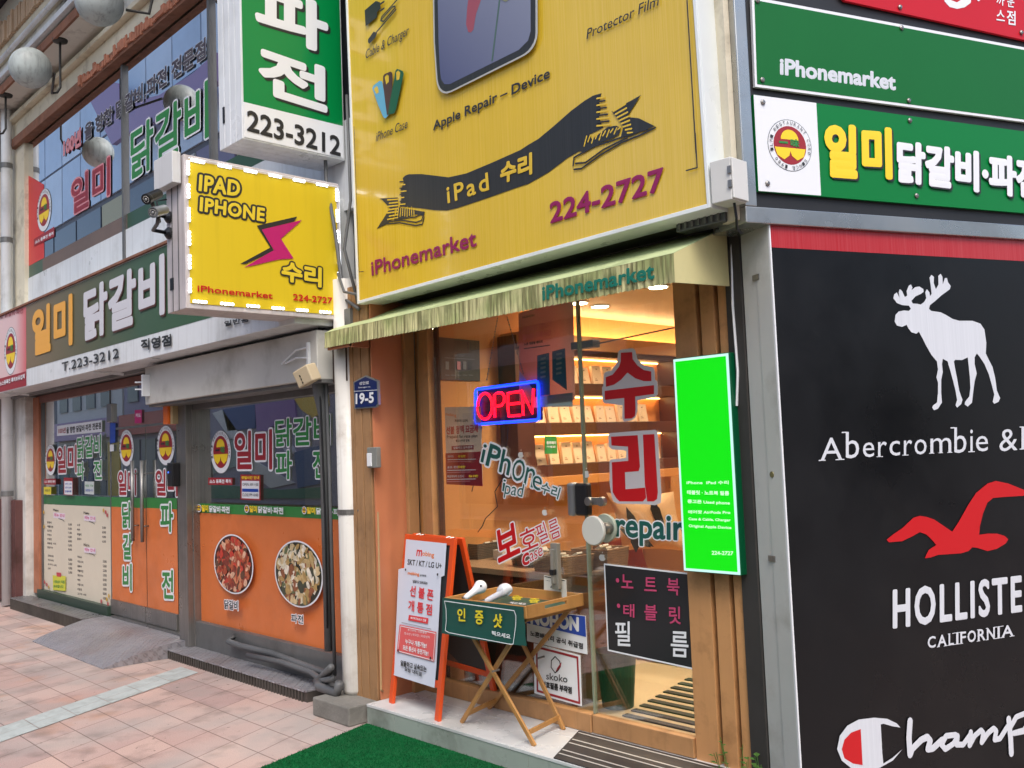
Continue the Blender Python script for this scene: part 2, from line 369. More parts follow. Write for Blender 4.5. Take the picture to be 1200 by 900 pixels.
def turf():
    pts=[(.386,-.104),(.99,-2.3),(3.9,-2.3),(3.4,-.104)]
    b=MB().prism([(p[0],p[1]) for p in reversed(pts)],FZ(0),.004,.012)
    # short blades standing on the backing, denser towards what the photograph shows
    rnd=random.Random(3)
    for _ in range(26000):
        yy=-.11-rnd.random()*.85; xl=.386+(-.104-yy)*.275; xx=xl+rnd.random()*(2.5-xl)
        a=rnd.random()*6.283; h=.006+rnd.random()*.006; w=.0022; dx,dy=math.cos(a)*w,math.sin(a)*w; lx,ly=(rnd.random()-.5)*.008,(rnd.random()-.5)*.008
        b.add([(xx-dx,yy-dy,.012),(xx+dx,yy+dy,.012),(xx+lx,yy+ly,.012+h)],[(0,1,2)])
    return b.build('turf_mat',TURF)
tag(turf(),'green artificial turf mat lying on the pavers before the phone shop','turf mat')
# ------------------------------------------------------------------ restaurant ground floor
RFY=.18; rf=FY(RFY)
def prect(mb,fr,A,B,n0,n1):
    a=fr.px(*A); b=fr.px(*B); return mb.rect(fr,a[0],a[1],b[0],b[1],n0,n1)
def X(fr,px,py): return fr.px(px,py)[0]
def ZZ(fr,px,py): return fr.px(px,py)[1]
rb=thing('restaurant_building','old two storey restaurant with big upstairs windows and an orange and green shopfront','building',(-3.5,.2,0))
ORF=M('orange_film',(212,116,60),.35,var=.05,dirt=(150,80,44),dirt_amt=.25); GRF=M('green_film',(52,128,62),.35)
xM0,xM1,xD1,xD2,xP1,xW1=[X(rf,p,600) for p in (50,130.5,171.5,208,228,392)]
z0=.13; zH=2.40; zMB=ZZ(rf,90,702)
# walls around the openings (each butts the next)
WALL=M('old_render',(150,146,138),.8,var=.12,dirt=(84,80,74),dirt_amt=.6,bump=.3)
b=MB(); b.box(-8.2,.2,.5,.7,2.9,3.2); b.box(-8.2,xM0-.45,.2,.7,0,2.9); b.box(-8.2,.2,6,6.2,0,8); b.box(-8.4,-8.2,.2,6.2,0,8); b.box(.2,.34,.45,6.2,0,8)
b.box(-8.2,.2,.7,6,2.9,3.0); b.build('wall',WALL,rb)
b=MB(); b.box(-8.2,.2,.2,.5,3.2,3.74); b.box(-8.2,.2,.3,.6,5.46,7.2); b.box(-8.2,-6.83,.2,.5,3.74,5.46); b.box(-.9,.2,.2,.5,3.74,5.46); b.build('upper_wall',CREAM,rb)
b=MB(); b.box(-8.2,.2,.5,6,-.05,.1); b.build('floor',M('restaurant_floor',(96,84,74),.4),rb)
def room_fill(loc,en,col,sx,sy):
    l=bpy.data.lights.new('interior_fill','AREA'); l.energy=en; l.color=col; l.shape='RECTANGLE'; l.size=sx; l.size_y=sy; o=bpy.data.objects.new('interior_fill',l); COL.objects.link(o); o.location=loc
room_fill((-5.5,2.2,2.82),26,(1,.97,.9),1.2,.2); room_fill((-1.6,2.2,2.82),26,(1,.97,.9),1.2,.2)  # unseen fill lights added to brighten the room behind the restaurant glass
q=at(183,512,1,2.6)
tl=thing('tube_lamp','small lit white lamp seen through the right restaurant door','lamp',tuple(q)); MB().box(q.x-.16,q.x+.16,2.6,2.64,q.z-.03,q.z+.03).build('diffuser',EM('lamp_glow',(255,250,235),9),tl); MB().tube([q+V((0,.02,.03)),V((q.x,2.62,2.9))],.006,6).build('cord',BLACK,tl)
b=MB(); b.box(-8.1,.1,4.6,4.7,.1,2.9); b.build('inner_wall',M('inner_wall',(196,188,170),.7,var=.2),rb)
# left side posts
b=MB()
for A,B in ((19,26),(31,43)): 
    xa,xb=X(rf,A,600),X(rf,B,600); b.box(xa,xb,RFY-.12,RFY+.1,.05,2.42)
b.build('side_post',WHITE,rb,bevel=.004)
MB().box(X(rf,15,600)-.2,X(rf,50,600),RFY+.1,RFY+.2,0,2.9).build('shutter_channel',DARK,rb)
MB().box(X(rf,43.5,600),xM0,RFY-.04,RFY+.1,.16,2.40).build('door_frame',M('orange_brown_frame',(176,112,82),.5,var=.12,dirt=(110,66,44),dirt_amt=.5),rb,bevel=.003)
b=MB(); b.box(xM0-.12,xD2+.1,RFY-.03,RFY+.08,2.33,2.41); b.build('header',M('brown_header',(128,88,80),.5,var=.2),rb)
b=MB(); b.box(-8.2,.2,-.02,RFY+.06,2.42,2.52); b.box(-8.2,.2,-.02,.02,2.40,2.42); b.build('shutter_rail',GREY,rb)
TG=GLASS('restaurant_glass',(.72,.76,.74,1),.34,1.3)
# menu window
mw=MB(); mw.box(xM0,xM1,RFY,RFY+.012,zMB+.02,2.33); mwo=mw.build('window',TG,rb)
GREENM=M('dark_green_sill',(48,66,56),.4)
MB().box(xM0-.05,xM1,RFY-.05,RFY+.06,zMB-.08,zMB+.02).build('sill',GREENM,mwo,bevel=.003)
MB().box(xM0,xM0+.05,RFY-.015,RFY+.03,zMB+.02,2.33).build('frame',GREY,mwo)
z3=Z(0,420,5); z4=Z(0,570,5); z5=Z(200,420,5); z6=Z(200,590,5)
L=Let(rf,z3,.001)
GR2=M('green_band_dark',(42,112,70),.35)
def band(L,zt,A,B,C,D,m): z_=L.z; L.z=zt; L.poly([A,B,C,D],m); L.z=z_
L.poly([(250,800),(250,852),(652,868),(652,812)],GR2)
L.z=z4; PAPER=M('menu_paper',(212,204,186),.5,var=.03)
L.poly([(254,104),(260,602),(660,706),(652,120)],PAPER)
# menu rows
rr=random.Random(5)
names=['닭갈비','해물파전','김치전','막국수','비빔면','볶음밥 사리','쟁반국수','도토리묵','치즈사리','고구마 사리','소주','맥주','막걸리','음료수','동동주','공기밥','우동사리']
def row(x0,x1,y,sl,h,nm,pr): 
    L.K(nm,x0,y,x0+(len(nm)*8.5),y+h,sl,PRK,bold=.05,res=2); L.n-=L.step
    L.K(pr,x1-22,y+sl*(x1-22-x0),x1,y+sl*(x1-x0)+h,sl,PRK,res=2,bold=.05,mode='K'); L.n-=L.step
for i in range(7): row(278,422,203+i*24.5,.10,13,names[i],f'{rr.randint(6,15)},000')
for i in range(4): row(281,424,398+i*25,.18,13,names[7+i],f'{rr.randint(3,9)},000')
for i in range(4): row(453,622,219+i*27,.10,14,names[10+i],f'{rr.randint(3,6)},000')
for i in range(9): row(455,626,405+i*27,.17,14,names[(i*5+3)%17],f'{rr.randint(2,9)},000')
L.n+=L.step
PINKT=M('menu_pink',(200,90,130),.5); FLW=M('flower_red',(190,70,80),.5); FLY=M('flower_yellow',(205,165,60),.5); LAV=M('menu_lilac',(220,210,222),.5)
for x,y in ((315,152),(495,168),(497,355)):
    L.poly([(x,y),(x,y+32),(x+68,y+40),(x+68,y+6)],LAV); L.K('메뉴 안내',x+4,y+4,x+64,y+24,.1,PINKT,bold=.05,res=2); L.K('Menu',x-2,y-22,x+30,y-8,.1,PRK,res=2,bold=.04); L.line([(x+30,y+36),(x+50,y+42),(x+64,y+52)],.006,PRK)
for cx,cy,mm in ((625,150,FLW),(634,168,FLW),(612,140,FLY),(262,150,FLY),(264,235,FLY),(280,575,FLW),(292,590,FLY),(600,672,FLW),(632,660,FLY),(645,640,FLY),(640,688,FLW),(268,560,FLW)):
    c=L.P(cx,cy); 
    for k in range(5): L.disc((c[0]+.012*math.cos(k*1.256),c[1]+.012*math.sin(k*1.256)),.010,.010,mm,n=10); L.n-=L.step*.9
L.poly([(316,520),(318,606),(392,612),(392,525)],M('sticky_yellow',(206,206,70),.5)); L.poly([(338,503),(340,527),(366,530),(365,505)],FLW)
L.K('사장님이 직접',322,548,386,566,.05,PRGn,bold=.04,res=2); L.K('요리합니다',322,575,380,592,.05,PRGn,bold=.04,res=2)
L.z=z3
L.poly([(343,396),(343,455),(607,430),(607,362)],PRW)
L.T('100년',(350,441),(394,436),(350,409),PRM,bold=.05); L.n-=L.step
L.T('을 향한 닭갈비·파전 전문점',(398,441),(602,413),(398,403),PRK,bold=.05)
L.emblem(306,595,32,92)
L.K('일미',345,519,462,675,-.06,PRM,bold=.03,out=PRW,ow=.06)
L.K('닭갈비',465,462,607,585,-.08,PRGn,bold=.025,out=PRW,ow=.06); L.K('파',465,606,508,712,0,PRGn,bold=.025,out=PRW,ow=.06); L.K('전',563,597,612,708,0,PRGn,bold=.025,out=PRW,ow=.06)
L.poly([(272,705),(272,737),(342,740),(342,706)],PRM); L.K('소스 등록전 특허',276,713,339,730,.0,PRW,bold=.03,res=2)
L.poly([(272,752),(272,795),(315,797),(315,753)],M('sticker_yellow',(214,200,60),.5)); L.K('포장됩니다',277,766,310,780,.0,PRK,bold=.03,res=2)
L.poly([(390,698),(390,798),(443,802),(443,699)],PRM); L.poly([(394,718),(394,795),(440,798),(440,719)],PRW)
for k in range(3): L.K(['오전 11:00','오후 10:00','연중무휴'][k],398,728+k*22,436,740+k*22,.0,PRB,bold=.04,res=2)
L.poly([(515,720),(515,793),(570,797),(570,721)],M('sticker_grey',(188,196,196),.5)); L.K('배달 가능',520,738,565,752,0,PRGn,bold=.03,res=2); L.K('환영합니다',520,765,565,779,0,PRB,bold=.03,res=2)
lettering(L,mwo)
# two doors
def door(xa,xb,zt,first):
    L=Let(rf,z3,.001); zb=ZZ(rf,(152 if first else 190),728 if first else 738)
    zb=.145
    d=MB().box(xa+.006,xb-.006,RFY,RFY+.012,zb+.14,zt).build('door',TG,rb)
    MB().box(xa+.006,xb-.006,RFY-.02,RFY+.03,zb,zb+.14).build('kick_rail',STEEL,d,bevel=.002)
    zt4=ZZ(rf,(152 if first else 190),583 if first else 583.5)
    g1=zt4; g0=g1-.095
    L.poly([(xa+.006,g0),(xb-.006,g0),(xb-.006,g1),(xa+.006,g1)],GRF,plane=True); L.poly([(xa+.006,zb+.14),(xb-.006,zb+.14),(xb-.006,g0),(xa+.006,g0)],ORF,plane=True)
    if first:
        L.emblem(742,525,43,108); L.K('일미',695,658,803,803,0,PRM,bold=.03,out=PRW,ow=.06)
        L.z=z4
        for ch,q in (('닭',(720,92,776,243)),('갈',(725,277,779,428)),('비',(725,454,779,610))): L.K(ch,q[0],q[1],q[2],q[3],.03,PRGn,bold=.03,out=PRW,ow=.07)
        L.z=z3; L.poly([(652,378),(652,498),(682,492),(684,380)],PRB); L.poly([(797,303),(797,380),(838,378),(838,300)],PRMag); L.K('카드',803,322,832,345,0,PRW,bold=.04); L.poly([(652,505),(652,545),(675,543),(675,505)],PRW)
    else:
        L.emblem(972,510,53,118); L.K('일미',915,652,1046,806,.02,PRM,bold=.03,out=PRW,ow=.06)
        L.z=z4
        for ch,q in (('파',(945,96,1020,264)),('전',(955,490,1022,656))): L.K(ch,q[0],q[1],q[2],q[3],.05,PRGn,bold=.03,out=PRW,ow=.07)
    lettering(L,d)
    hx=xb-.17 if first else xa+.05
    h=MB(); h.tube([(hx,RFY-.06,1.0-.12),(hx,RFY-.06,1.62)],.017,12)
    for zz in (1.02,1.5): h.tube([(hx,RFY-.06,zz),(hx,RFY,zz)],.008,8)
    h.build('handle',STEEL,d,smooth=True); return d
zDT=1.93
door(xM1,xD1,zDT,True); door(xD1,xD2,zDT,False)
MB().box(xM1,xD2,RFY,RFY+.012,zDT+.02,2.33).build('transom',TG,rb)
MB().box(xM1,xD2,RFY-.01,RFY+.03,zDT,zDT+.02).build('transom_bar',GREY,rb)
MB().box(xM1-.012,xM1+.004,RFY-.005,RFY+.03,.2,2.33).build('mullion',GREY,rb)
fl=MB(); 
for x_,y_ in ((131,484),): u,v=rf.px(x_,y_); fl.box(u-.06,u+.06,RFY-.03,RFY+.02,v-.09,v+.09)
fl.build('patch_fitting',ALU,rb,bevel=.004)
# steel post between door and window
pf=FY(.07)
xa,xb=X(pf,208.5,620),X(pf,219,620); xc=X(rf,228,620)
b=MB(); b.box(xa,xb,.07,.3,.076,2.2); b.box(xb+.01,xc,.12,.3,.076,2.2); b.build('steel_post',STEEL,rb,bevel=.004)
# right window
zWt=ZZ(rf,300,472); zWb=ZZ(rf,300,742)
gl=MB().box(xc,.16,RFY,RFY+.012,zWb,zWt).build('window',TG,rb)
b=MB(); b.box(xc-.02,.16,RFY-.05,RFY+.08,zWt,zWt+.05); b.box(xc-.02,.16,RFY-.05,RFY+.08,.05,zWb-.0); b.box(xc,xc+.05,RFY-.03,RFY+.05,zWb,zWt); b.box(.16,.2,RFY-.03,RFY+.05,zWb,zWt)
b.build('frame',GREY,gl,bevel=.003)
L=Let(rf,z5,.001); 
L.z=z6
a=L.P(140,52)[1]; b1=L.P(140,-2)[1]; xl=xc+.05
L.poly([(xl,zWb),(.16,zWb),(.16,a),(xl,a)],ORF,plane=True); L.poly([(xl,a),(.16,a),(.16,b1),(xl,b1)],GRF,plane=True)
L.z=z5; L.emblem(295,548,60,128)
L.K('일미',378,430,600,653,-.01,PRM,bold=.03,out=PRW,ow=.05)
L.K('닭갈비',618,358,940,520,-.05,PRGn,bold=.025,out=PRW,ow=.05); L.K('파',622,542,718,708,0,PRGn,bold=.025,out=PRW,ow=.05); L.K('전',840,534,926,702,0,PRGn,bold=.025,out=PRW,ow=.05)
L.poly([(228,698),(228,740),(370,742),(370,700)],PRM); L.K('소스 등록전 특허 제0-0호'[:9],236,708,362,732,.0,PRW,bold=.04)
L.poly([(418,680),(418,826),(535,832),(535,682)],PRM); L.poly([(426,716),(426,818),(528,823),(528,718)],PRW); L.K('영업시간 안내',424,689,528,708,0,PRY,bold=.05)
L.T('OPEN',(432,746),(468,746),(432,730),PRK); L.T('AM 11:00',(474,746),(524,747),(474,730),PRK); L.poly([(430,762),(430,780),(524,782),(524,764)],PRB); L.T('CLOSE',(432,806),(468,807),(432,790),PRK); L.T('PM 10:00',(474,807),(524,808),(474,790),PRK)
L.z=z6
for x0,y0,w in ((166,2,195),(450,6,230),(792,14,250)):
    sl=.06; L.emblem(x0+12,y0+24,14,24); L.K('일미',x0+30,y0+4,x0+30+w*.2,y0+44,sl,PRY,bold=.05); L.K('닭갈비·파전',x0+36+w*.2,y0+8,x0+w,y0+48,sl,PRW,bold=.05)
def pieces(c,ru,rv,base,cols,seed,size,n):
    r=random.Random(seed); L.disc(c,ru,rv,PRW,n=48); L.disc(c,ru*.95,rv*.95,M('food_base_%d'%seed,base,.4),n=48)
    ms=[M('food_%d_%d_%d'%q,q,.35,var=.3,vs_=26) for q in cols]
    for k in range(n):
        a=r.random()*6.283; d=math.sqrt(r.random())*.86; x=c[0]+ru*d*math.cos(a); y=c[1]+rv*d*math.sin(a); sz=size*(.5+r.random()); el=.35+.5*r.random(); rot=r.random()*3.14; pts=[]
        for q in range(9):
            t=q/9*6.283; rr_=sz*(1+.35*(r.random()-.5)); px,py=rr_*math.cos(t),rr_*el*math.sin(t); X_=px*math.cos(rot)-py*math.sin(rot); Y_=px*math.sin(rot)+py*math.cos(rot); ex=(x+X_-c[0])/ru; ey=(y+Y_-c[1])/rv; m=math.hypot(ex,ey)
            if m>.94: ex*=.94/m; ey*=.94/m
            pts.append((c[0]+ex*ru,c[1]+ey*rv))
        L.poly(pts,ms[r.randrange(len(ms))],plane=True); L.n-=L.step*.97
    L.n+=L.step
for cx,cy,rx,ry,base,cols,sd_,sz,n_ in ((390,352,119,187,(64,28,20),[(150,56,36),(186,92,58),(206,132,92),(120,44,30),(222,176,146),(170,70,40),(92,60,40),(196,60,44)],1,.030,330),(778,408,146,209,(44,46,36),[(170,140,84),(206,184,140),(96,108,72),(226,218,200),(140,84,50),(60,66,50),(186,160,110),(214,206,180)],2,.034,330)):
    c=L.P(cx,cy); ru=(L.P(cx+rx,cy)[0]-L.P(cx-rx,cy)[0])/2*.97; rv=(L.P(cx,cy-ry)[1]-L.P(cx,cy+ry)[1])/2*.93
    pieces(c,ru,rv,base,cols,sd_,sz,n_)
L.K('닭갈비',350,558,432,612,.12,PRK,bold=.03,out=PRW,ow=.1); L.K('파전',745,640,815,690,.14,PRK,bold=.03,out=PRW,ow=.1)
lettering(L,gl)
# window stickers handled; inner things seen through the panes
for i,(tx,ty) in enumerate(((-5.9,1.8),(-1.3,1.3),(-.9,3.0))):
    t=thing('dining_table',['dark dining table inside the restaurant behind the menu window','dark dining table just inside the right restaurant window','dark dining table deep inside the restaurant on the right'][i],'table',(tx,ty,.1),'dining tables inside the restaurant')
    MB().box(tx-.6,tx+.6,ty-.35,ty+.35,.80,.84).build('table_top',M('table_brown',(120,74,56),.3),t,bevel=.01)
    for sx in (-.5,.5):
        for sy in (-.28,.28): MB().box(tx+sx-.02,tx+sx+.02,ty+sy-.02,ty+sy+.02,.1,.8).build('leg',BLACK,t)
# ------------------------------------------------------------------ upstairs: windows, mirror film, cornice, soffit
UY=.1; uf=FY(UY)
zU0,zU1=3.80,5.40; xU0=X(uf,30,300); xU1=-.9
MIR=GLASS('mirror_film_glass',(.35,.37,.40,1),.78,1.0)
mull=[xU0,X(uf,147,200),X(uf,249,100),xU1]
z0_=Z(0,0,4); z2_=Z(0,200,4)
uw=[]
for i in range(3):
    a,b_=mull[i],mull[i+1]
    w=MB().box(a+.02,b_-.02,UY,UY+.01,zU0,zU1).build('upper_window',MIR,rb); uw.append(w)
    f=MB(); f.box(a-.02,a+.02,UY-.03,UY+.05,zU0-.55 if i else zU0,zU1); f.build('mullion',GREY,w)
MB().box(-7,.2,.16,.2,3.74,5.46).build('window_backing',M('window_dark',(36,40,46),.6),rb)
b=MB(); b.box(-6.83,.2,UY-.012,UY+.04,3.2,zU0); b.build('spandrel_panel',WHITE2,rb)
L=Let(uf,z2_,.0008)
a0=L.P(215,395); a1=L.P(725,165); 
GBR=M('brown_strip',(112,92,80),.3,var=.1); GGR=M('green_strip',(52,84,66),.3)
L.poly([(xU0,3.80),(X(uf,50,300),3.80),(X(uf,50,300),3.95),(xU0,3.95)],GGR,plane=True)
L.poly([(X(uf,50,300),3.80),(X(uf,150,300),3.80),(X(uf,150,300),3.95),(X(uf,50,300),3.95)],GBR,plane=True)
L.poly([(X(uf,150,300),3.80),(-.9,3.80),(-.9,3.95),(X(uf,150,300),3.95)],GGR,plane=True)
L.n+=.0002
REDF=M('red_film',(206,48,48),.35)
u0=X(uf,31,300); u1=X(uf,52,290); L.poly([(u0,3.952),(u1,3.952),(u1,L.P(200,70)[1]),(u0,L.P(125,15)[1])],REDF,plane=True)
L.emblem(208,185,34,100)
L.poly([(162,322),(162,355),(258,310),(258,262)],PRM); L.T('소스 등록전 특허',(168,345),(254,302),(168,328),PRW,bold=.04)
L.T('일미',(338,214),(520,112),(338,50),PRM,bold=.03,out=PRPk,ow=.05)
L.z=z0_
L.T('닭갈비',(617,850),(985,642),(617,615),PRGn,bold=.025,out=PRW,ow=.035)
DGT=M('window_text_grey',(70,62,70),.4)
L.T('100년',(302,738),(385,682),(302,655),PRPk,bold=.06,out=PRM,ow=.03); L.T('을 향한 닭갈비.파전 전문점',(402,664),(972,272),(402,585),DGT,bold=.04,out=PRW,ow=.02)
lettering(L,uw[0])
b=MB(); b.box(-6.95,-.2,-.0,.1,5.42,5.53); b.build('rusty_beam',RUST,rb,bevel=.006)
b=MB(); rr=random.Random(2)
for i in range(70):
    x=-4.6+i*.058; s=rr.random(); b.box(x,x+.05*(.4+s),-.010-.012*s,-.002,5.43+.03*s,5.43+.04+.09*rr.random())
b.build('peeling_flakes',M('peeling_paint',(176,116,90),.8,var=.3,vs_=9),rb)
b=MB(); b.box(-6.95,.2,.04,.3,5.53,5.74); b.box(-7.0,.2,-.03,.3,5.74,5.79); b.box(-6.95,.2,.06,.3,5.79,5.9); b.build('cornice',CREAM,rb,bevel=.004)
PEEL=M('peeling_soffit',(216,214,206),.8,var=.08,dirt=(92,90,86),dirt_amt=1,dirt_s=1.6,bump=.5)
sx=X(Fr((0,0,5.88),(1,0,0),(0,1,0)),95,15)
b=MB(); b.box(-9,-3.88,-.24,.1,5.88,6.9); b.box(-3.88,.2,.06,.3,5.9,6.9); b.build('parapet_box',PEEL,rb)
b=MB(); b.box(-9,-3.885,-.27,-.245,5.86,5.95); b.build('soffit_trim',RUST,rb)
b=MB(); b.box(-9,-3.885,-.30,-.245,6.0,6.06); b.tube([(-9,-.34,6.14),(-3.9,-.34,6.14)],.025); b.build('conduit_rail',WHITE2,rb)
b=MB()
for i in range(60):
    x=-8.6+i*.085; b.box(x,x+.06,-.33-.02*rr.random(),-.30,6.32,6.50+.10*rr.random())
b.build('broken_slats',M('old_wood',(196,168,140),.8,var=.2),rb)
b=MB(); b.box(-9,-3.9,-.30,-.24,6.2,6.44); b.build('roof_edge',CREAM,rb)
b=MB(); b.box(-10,.2,-.9,6,6.95,7.1); b.build('roof',M('dark_roof',(58,52,62),.7,var=.2),rb)
b=MB(); b.box(-10,.2,-1.05,-.9,6.93,7.16); b.build('gutter',M('purple_gutter',(120,108,142),.5,var=.1),rb)
# ------------------------------------------------------------------ globe lamps under the soffit
GLB=M('globe_grey',(176,184,182),.45,var=.08,streak=.8,dirt=(110,112,110),dirt_amt=.4); ARM=M('lamp_arm',(62,62,60),.5,.5)
mts=[FZ(5.88).px(12,112)[0],FZ(5.88).px(75,48)[0]]
step=mts[1]-mts[0]
lx=[mts[0],mts[1],mts[1]+step*1.05,mts[1]+step*2.1]
labs=['grey globe lamp on a bent arm at the far left end of the peeling eave','dirty grey globe lamp on a bent arm under the peeling eave','grey ribbed globe lamp at the top edge above the eave end','grey globe lamp above the upper windows beside the tall green sign']
for i,x in enumerate(lx):
    my=-.2 if i<2 else -.0; top=5.88 if i<2 else 5.7
    t=thing('globe_lamp',labs[i],'lamp',(x,my,top-.2),'globe lamps along the eave')
    by=-.62; bz=5.40; bxx=x
    if i==1: bxx,bz=FY(by).px(37,80)
    if i==2: bxx,bz=FY(by).px(118,3); x=bxx+.05
    a=MB(); a.lathe((x,my,top),(0,0,-1) if i<2 else (0,-1,0),[(0,.075),(.02,.07),(.03,.02)],16)
    pts=[(x,my,top-.02),(x,my,bz+.08),(x-.0,my-.03,bz+.02),(x,my-.08,bz),(bxx,by+.2,bz)] if i<2 else [(x,.05,5.6),(x,-.1,5.6),(x,-.2,5.52),(x,-.25,bz),(bxx,by+.2,bz)]
    a.tube(pts,.012,10); a.build('arm',ARM,t,smooth=True)
    MB().lathe((bxx,by+.22,bz),(0,-1,0),[(0,.03),(0,.055),(.05,.07),(.06,.03)],18).build('collar',ARM,t,smooth=False)
    MB().sphere((bxx,by-.01,bz),.185,28,18,(1,1,1)).build('globe',GLB,t,smooth=True)
# ------------------------------------------------------------------ long fascia sign of the restaurant
FS=-.3; ff=FY(FS); 
xs0=X(ff,-60,455); xs1=.0; zs0=2.43; zs1=3.28
t=thing('fascia_sign','long green and brown restaurant sign with orange and white Korean letters','sign',(-3,-.3,2.43))
MB().box(xs0,xs1,FS,.16,zs0,zs1).build('cabinet',WHITE2,t,bevel=.004)
b=MB(); b.box(xs0,xs1,FS-.02,FS+.02,zs1,zs1+.02); b.build('rusty_cap',RUST,t)
L=Let(ff,z2_,.002)
zb=L.P(250,895)[1]; xl=X(ff,31,400); 
def grad(name,stops):
    m=bpy.data.materials.new(name); m.use_nodes=True; n=m.node_tree; b=n.nodes['Principled BSDF']; g=n.nodes.new('ShaderNodeNewGeometry'); s=n.nodes.new('ShaderNodeSeparateXYZ'); n.links.new(g.outputs['Position'],s.inputs[0])
    r=n.nodes.new('ShaderNodeMapRange'); r.inputs[1].default_value=stops[0][0]; r.inputs[2].default_value=stops[-1][0]; n.links.new(s.outputs[0],r.inputs[0])
    c=n.nodes.new('ShaderNodeValToRGB'); n.links.new(r.outputs[0],c.inputs[0]); e=c.color_ramp
    while len(e.elements)<len(stops): e.elements.new(.5)
    for i,(x,col) in enumerate(stops): e.elements[i].position=(x-stops[0][0])/(stops[-1][0]-stops[0][0]); e.elements[i].color=lin(col)
    n.links.new(c.outputs[0],b.inputs['Base Color']); b.inputs['Roughness'].default_value=.28; return m
SG=grad('printed_fade',[(xl,(128,106,78)),(-3.6,(92,92,66)),(-2.4,(66,92,70)),(0,(44,92,58))])
L.poly([(xl,zb),(xs1,zb),(xs1,zs1-.01),(xl,zs1-.01)],SG,plane=True)
L.poly([(xs0,zs0+.16),(xl,zs0+.16),(xl,zs1-.01),(xs0,zs1-.01)],grad('printed_pink',[(xs0,(228,206,206)),(xl-.35,(226,190,190)),(xl,(212,96,100))]),plane=True)
L.poly([(xs0,zs0+.01),(xl,zs0+.01),(xl,zs0+.16),(xs0,zs0+.16)],PRM,plane=True)
L.emblem(52,845,30,112)
L.T('특허받은 닭갈비·파전',(-40,705),(112,668),(-40,680),PRM,bold=.02)
L.T('소스등록전 특허기술',(0,884),(0,884),(0,884),PRM) if False else None
L.z=z3; L.T('소스등록전 특허보유업체',(4,163),(150,118),(4,136),PRW,bold=.04)
L.z=z2_; OR2=M('sign_orange',(232,168,70),.4); SHD=M('sign_letter_shadow',(84,52,44),.5)
L.T('일미',(155,876),(345,816),(155,655),OR2,bold=.05)
LW=M('sign_letter_white',(206,206,212),.4)
L.T('닭갈비',(397,805),(778,672),(397,560),LW,bold=.045,shadow=SHD,sh=(.035,-.035))
L.T('·파전',(840,660),(1120,570),(840,400),LW,bold=.045,shadow=SHD,sh=(.035,-.035))
L.z=lambda x,y:(x,y); L.T('T.223-3212',(74,435.5),(141,419.5),(74,425),PRK,bold=.03)
L.z=z2_; L.T('직영점',(668,846),(810,822),(668,792),PRK,bold=.05); L.T('일반음식점',(1060,733),(1260,690),(1060,706),PRK,bold=.05)
lettering(L,t)
for x_ in (34,144): u=X(FY(-.02),x_,450); MB().bar((u,-.28,2.425),(u+.1,-.05,2.40),.02,.02).build('bracket',WHITE2,t)
# ------------------------------------------------------------------ beige shutter box over the right window
sbf=FY(-.13); x0=X(sbf,170,455); x1=X(sbf,372,430)
z0b=sbf.px(200,470)[1]; z1b=sbf.px(200,424)[1]
t=thing('shutter_box','stained beige roller shutter box over the right restaurant window','shutter box',(x0+1,-.1,z0b))
MB().box(x0,x1,-.13,.16,z0b,z1b).build('cover',BEIGE,t,bevel=.006)
MB().box(x0,x1,-.10,.1,z0b-.02,z0b).build('slot',GREY,t)
MB().box(x1+.005,x1+.16,-.02,.12,z0b-.02,z1b+.1).build('end_plate',M('brown_plate',(66,52,46),.7,var=.2),t)
for (px,py) in ((174,452),(361,418)):
    u,v=sbf.px(px,py); b=MB()
    if px<200:
        b.box(u-.0,u+.03,-.19,-.13,v-.09,v+.09); b.bar((u,-.16,v+.03),(u-.1,-.2,v+.035),.012,.012); b.bar((u,-.16,v-.03),(u-.1,-.2,v-.025),.012,.012)
    else: b.box(u+.01,u+.03,-.15,-.13,v-.06,v+.09); b.tube([(u+.02,-.14,v+.06),(u-.1,-.16,v+.05),(u-.3,-.15,v-.02)],.006); b.tube([(u+.02,-.14,v-.01),(u-.1,-.16,v),(u-.25,-.15,v-.02)],.006)
    b.build('bracket',WHITE2,t,smooth=False)
# floodlight sensor, buzzer, card reader
u,v,=FY(-.2).px(363,440)
t=thing('floodlight_box','small cream box tilted on the end of the beige shutter box','floodlight',(u,-.2,v-.08))
fr_=Fr((u,-.22,v),V((1,.1,.28)),V((-.28,-.3,1)))
MB().box(-.075,.075,-.055,.055,-.04,.04,fr_).build('housing',M('cream_plastic',(196,180,150),.5,var=.08),t,bevel=.008)
b=MB(); 
for k in range(3): b.box(-.02+k*.0,-.012,-.04+k*.022,-.028+k*.022,.041,.043,fr_)
b.build('slots',BLACK,t)
u,v=FY(.05).px(201.5,486)
t=thing('warning_buzzer','small orange buzzer box at the top of the restaurant door post','buzzer',(u,.05,v-.08))
MB().box(u-.07,u+.03,.0,.1,v-.08,v+.08).build('lamp_body',M('orange_plastic',(222,104,26),.4),t,bevel=.008); MB().box(u+.032,u+.075,.02,.1,v-.08,v+.08).build('mount',M('beige_plastic',(180,160,120),.5),t,bevel=.003)
u,v=FY(.05).px(205.5,556)
t=thing('card_reader','black door reader box fixed to the steel post of the restaurant','reader',(u,.05,v-.1))
MB().box(u-.055,u+.055,.0,.068,v-.10,v+.10).build('body',BLACK,t,bevel=.008); b=MB(); b.sphere((u-.02,-.001,v+.02),.008,8,6); b.build('indicator_light',M('blue_led',(60,100,220),.3,emit=1),t)
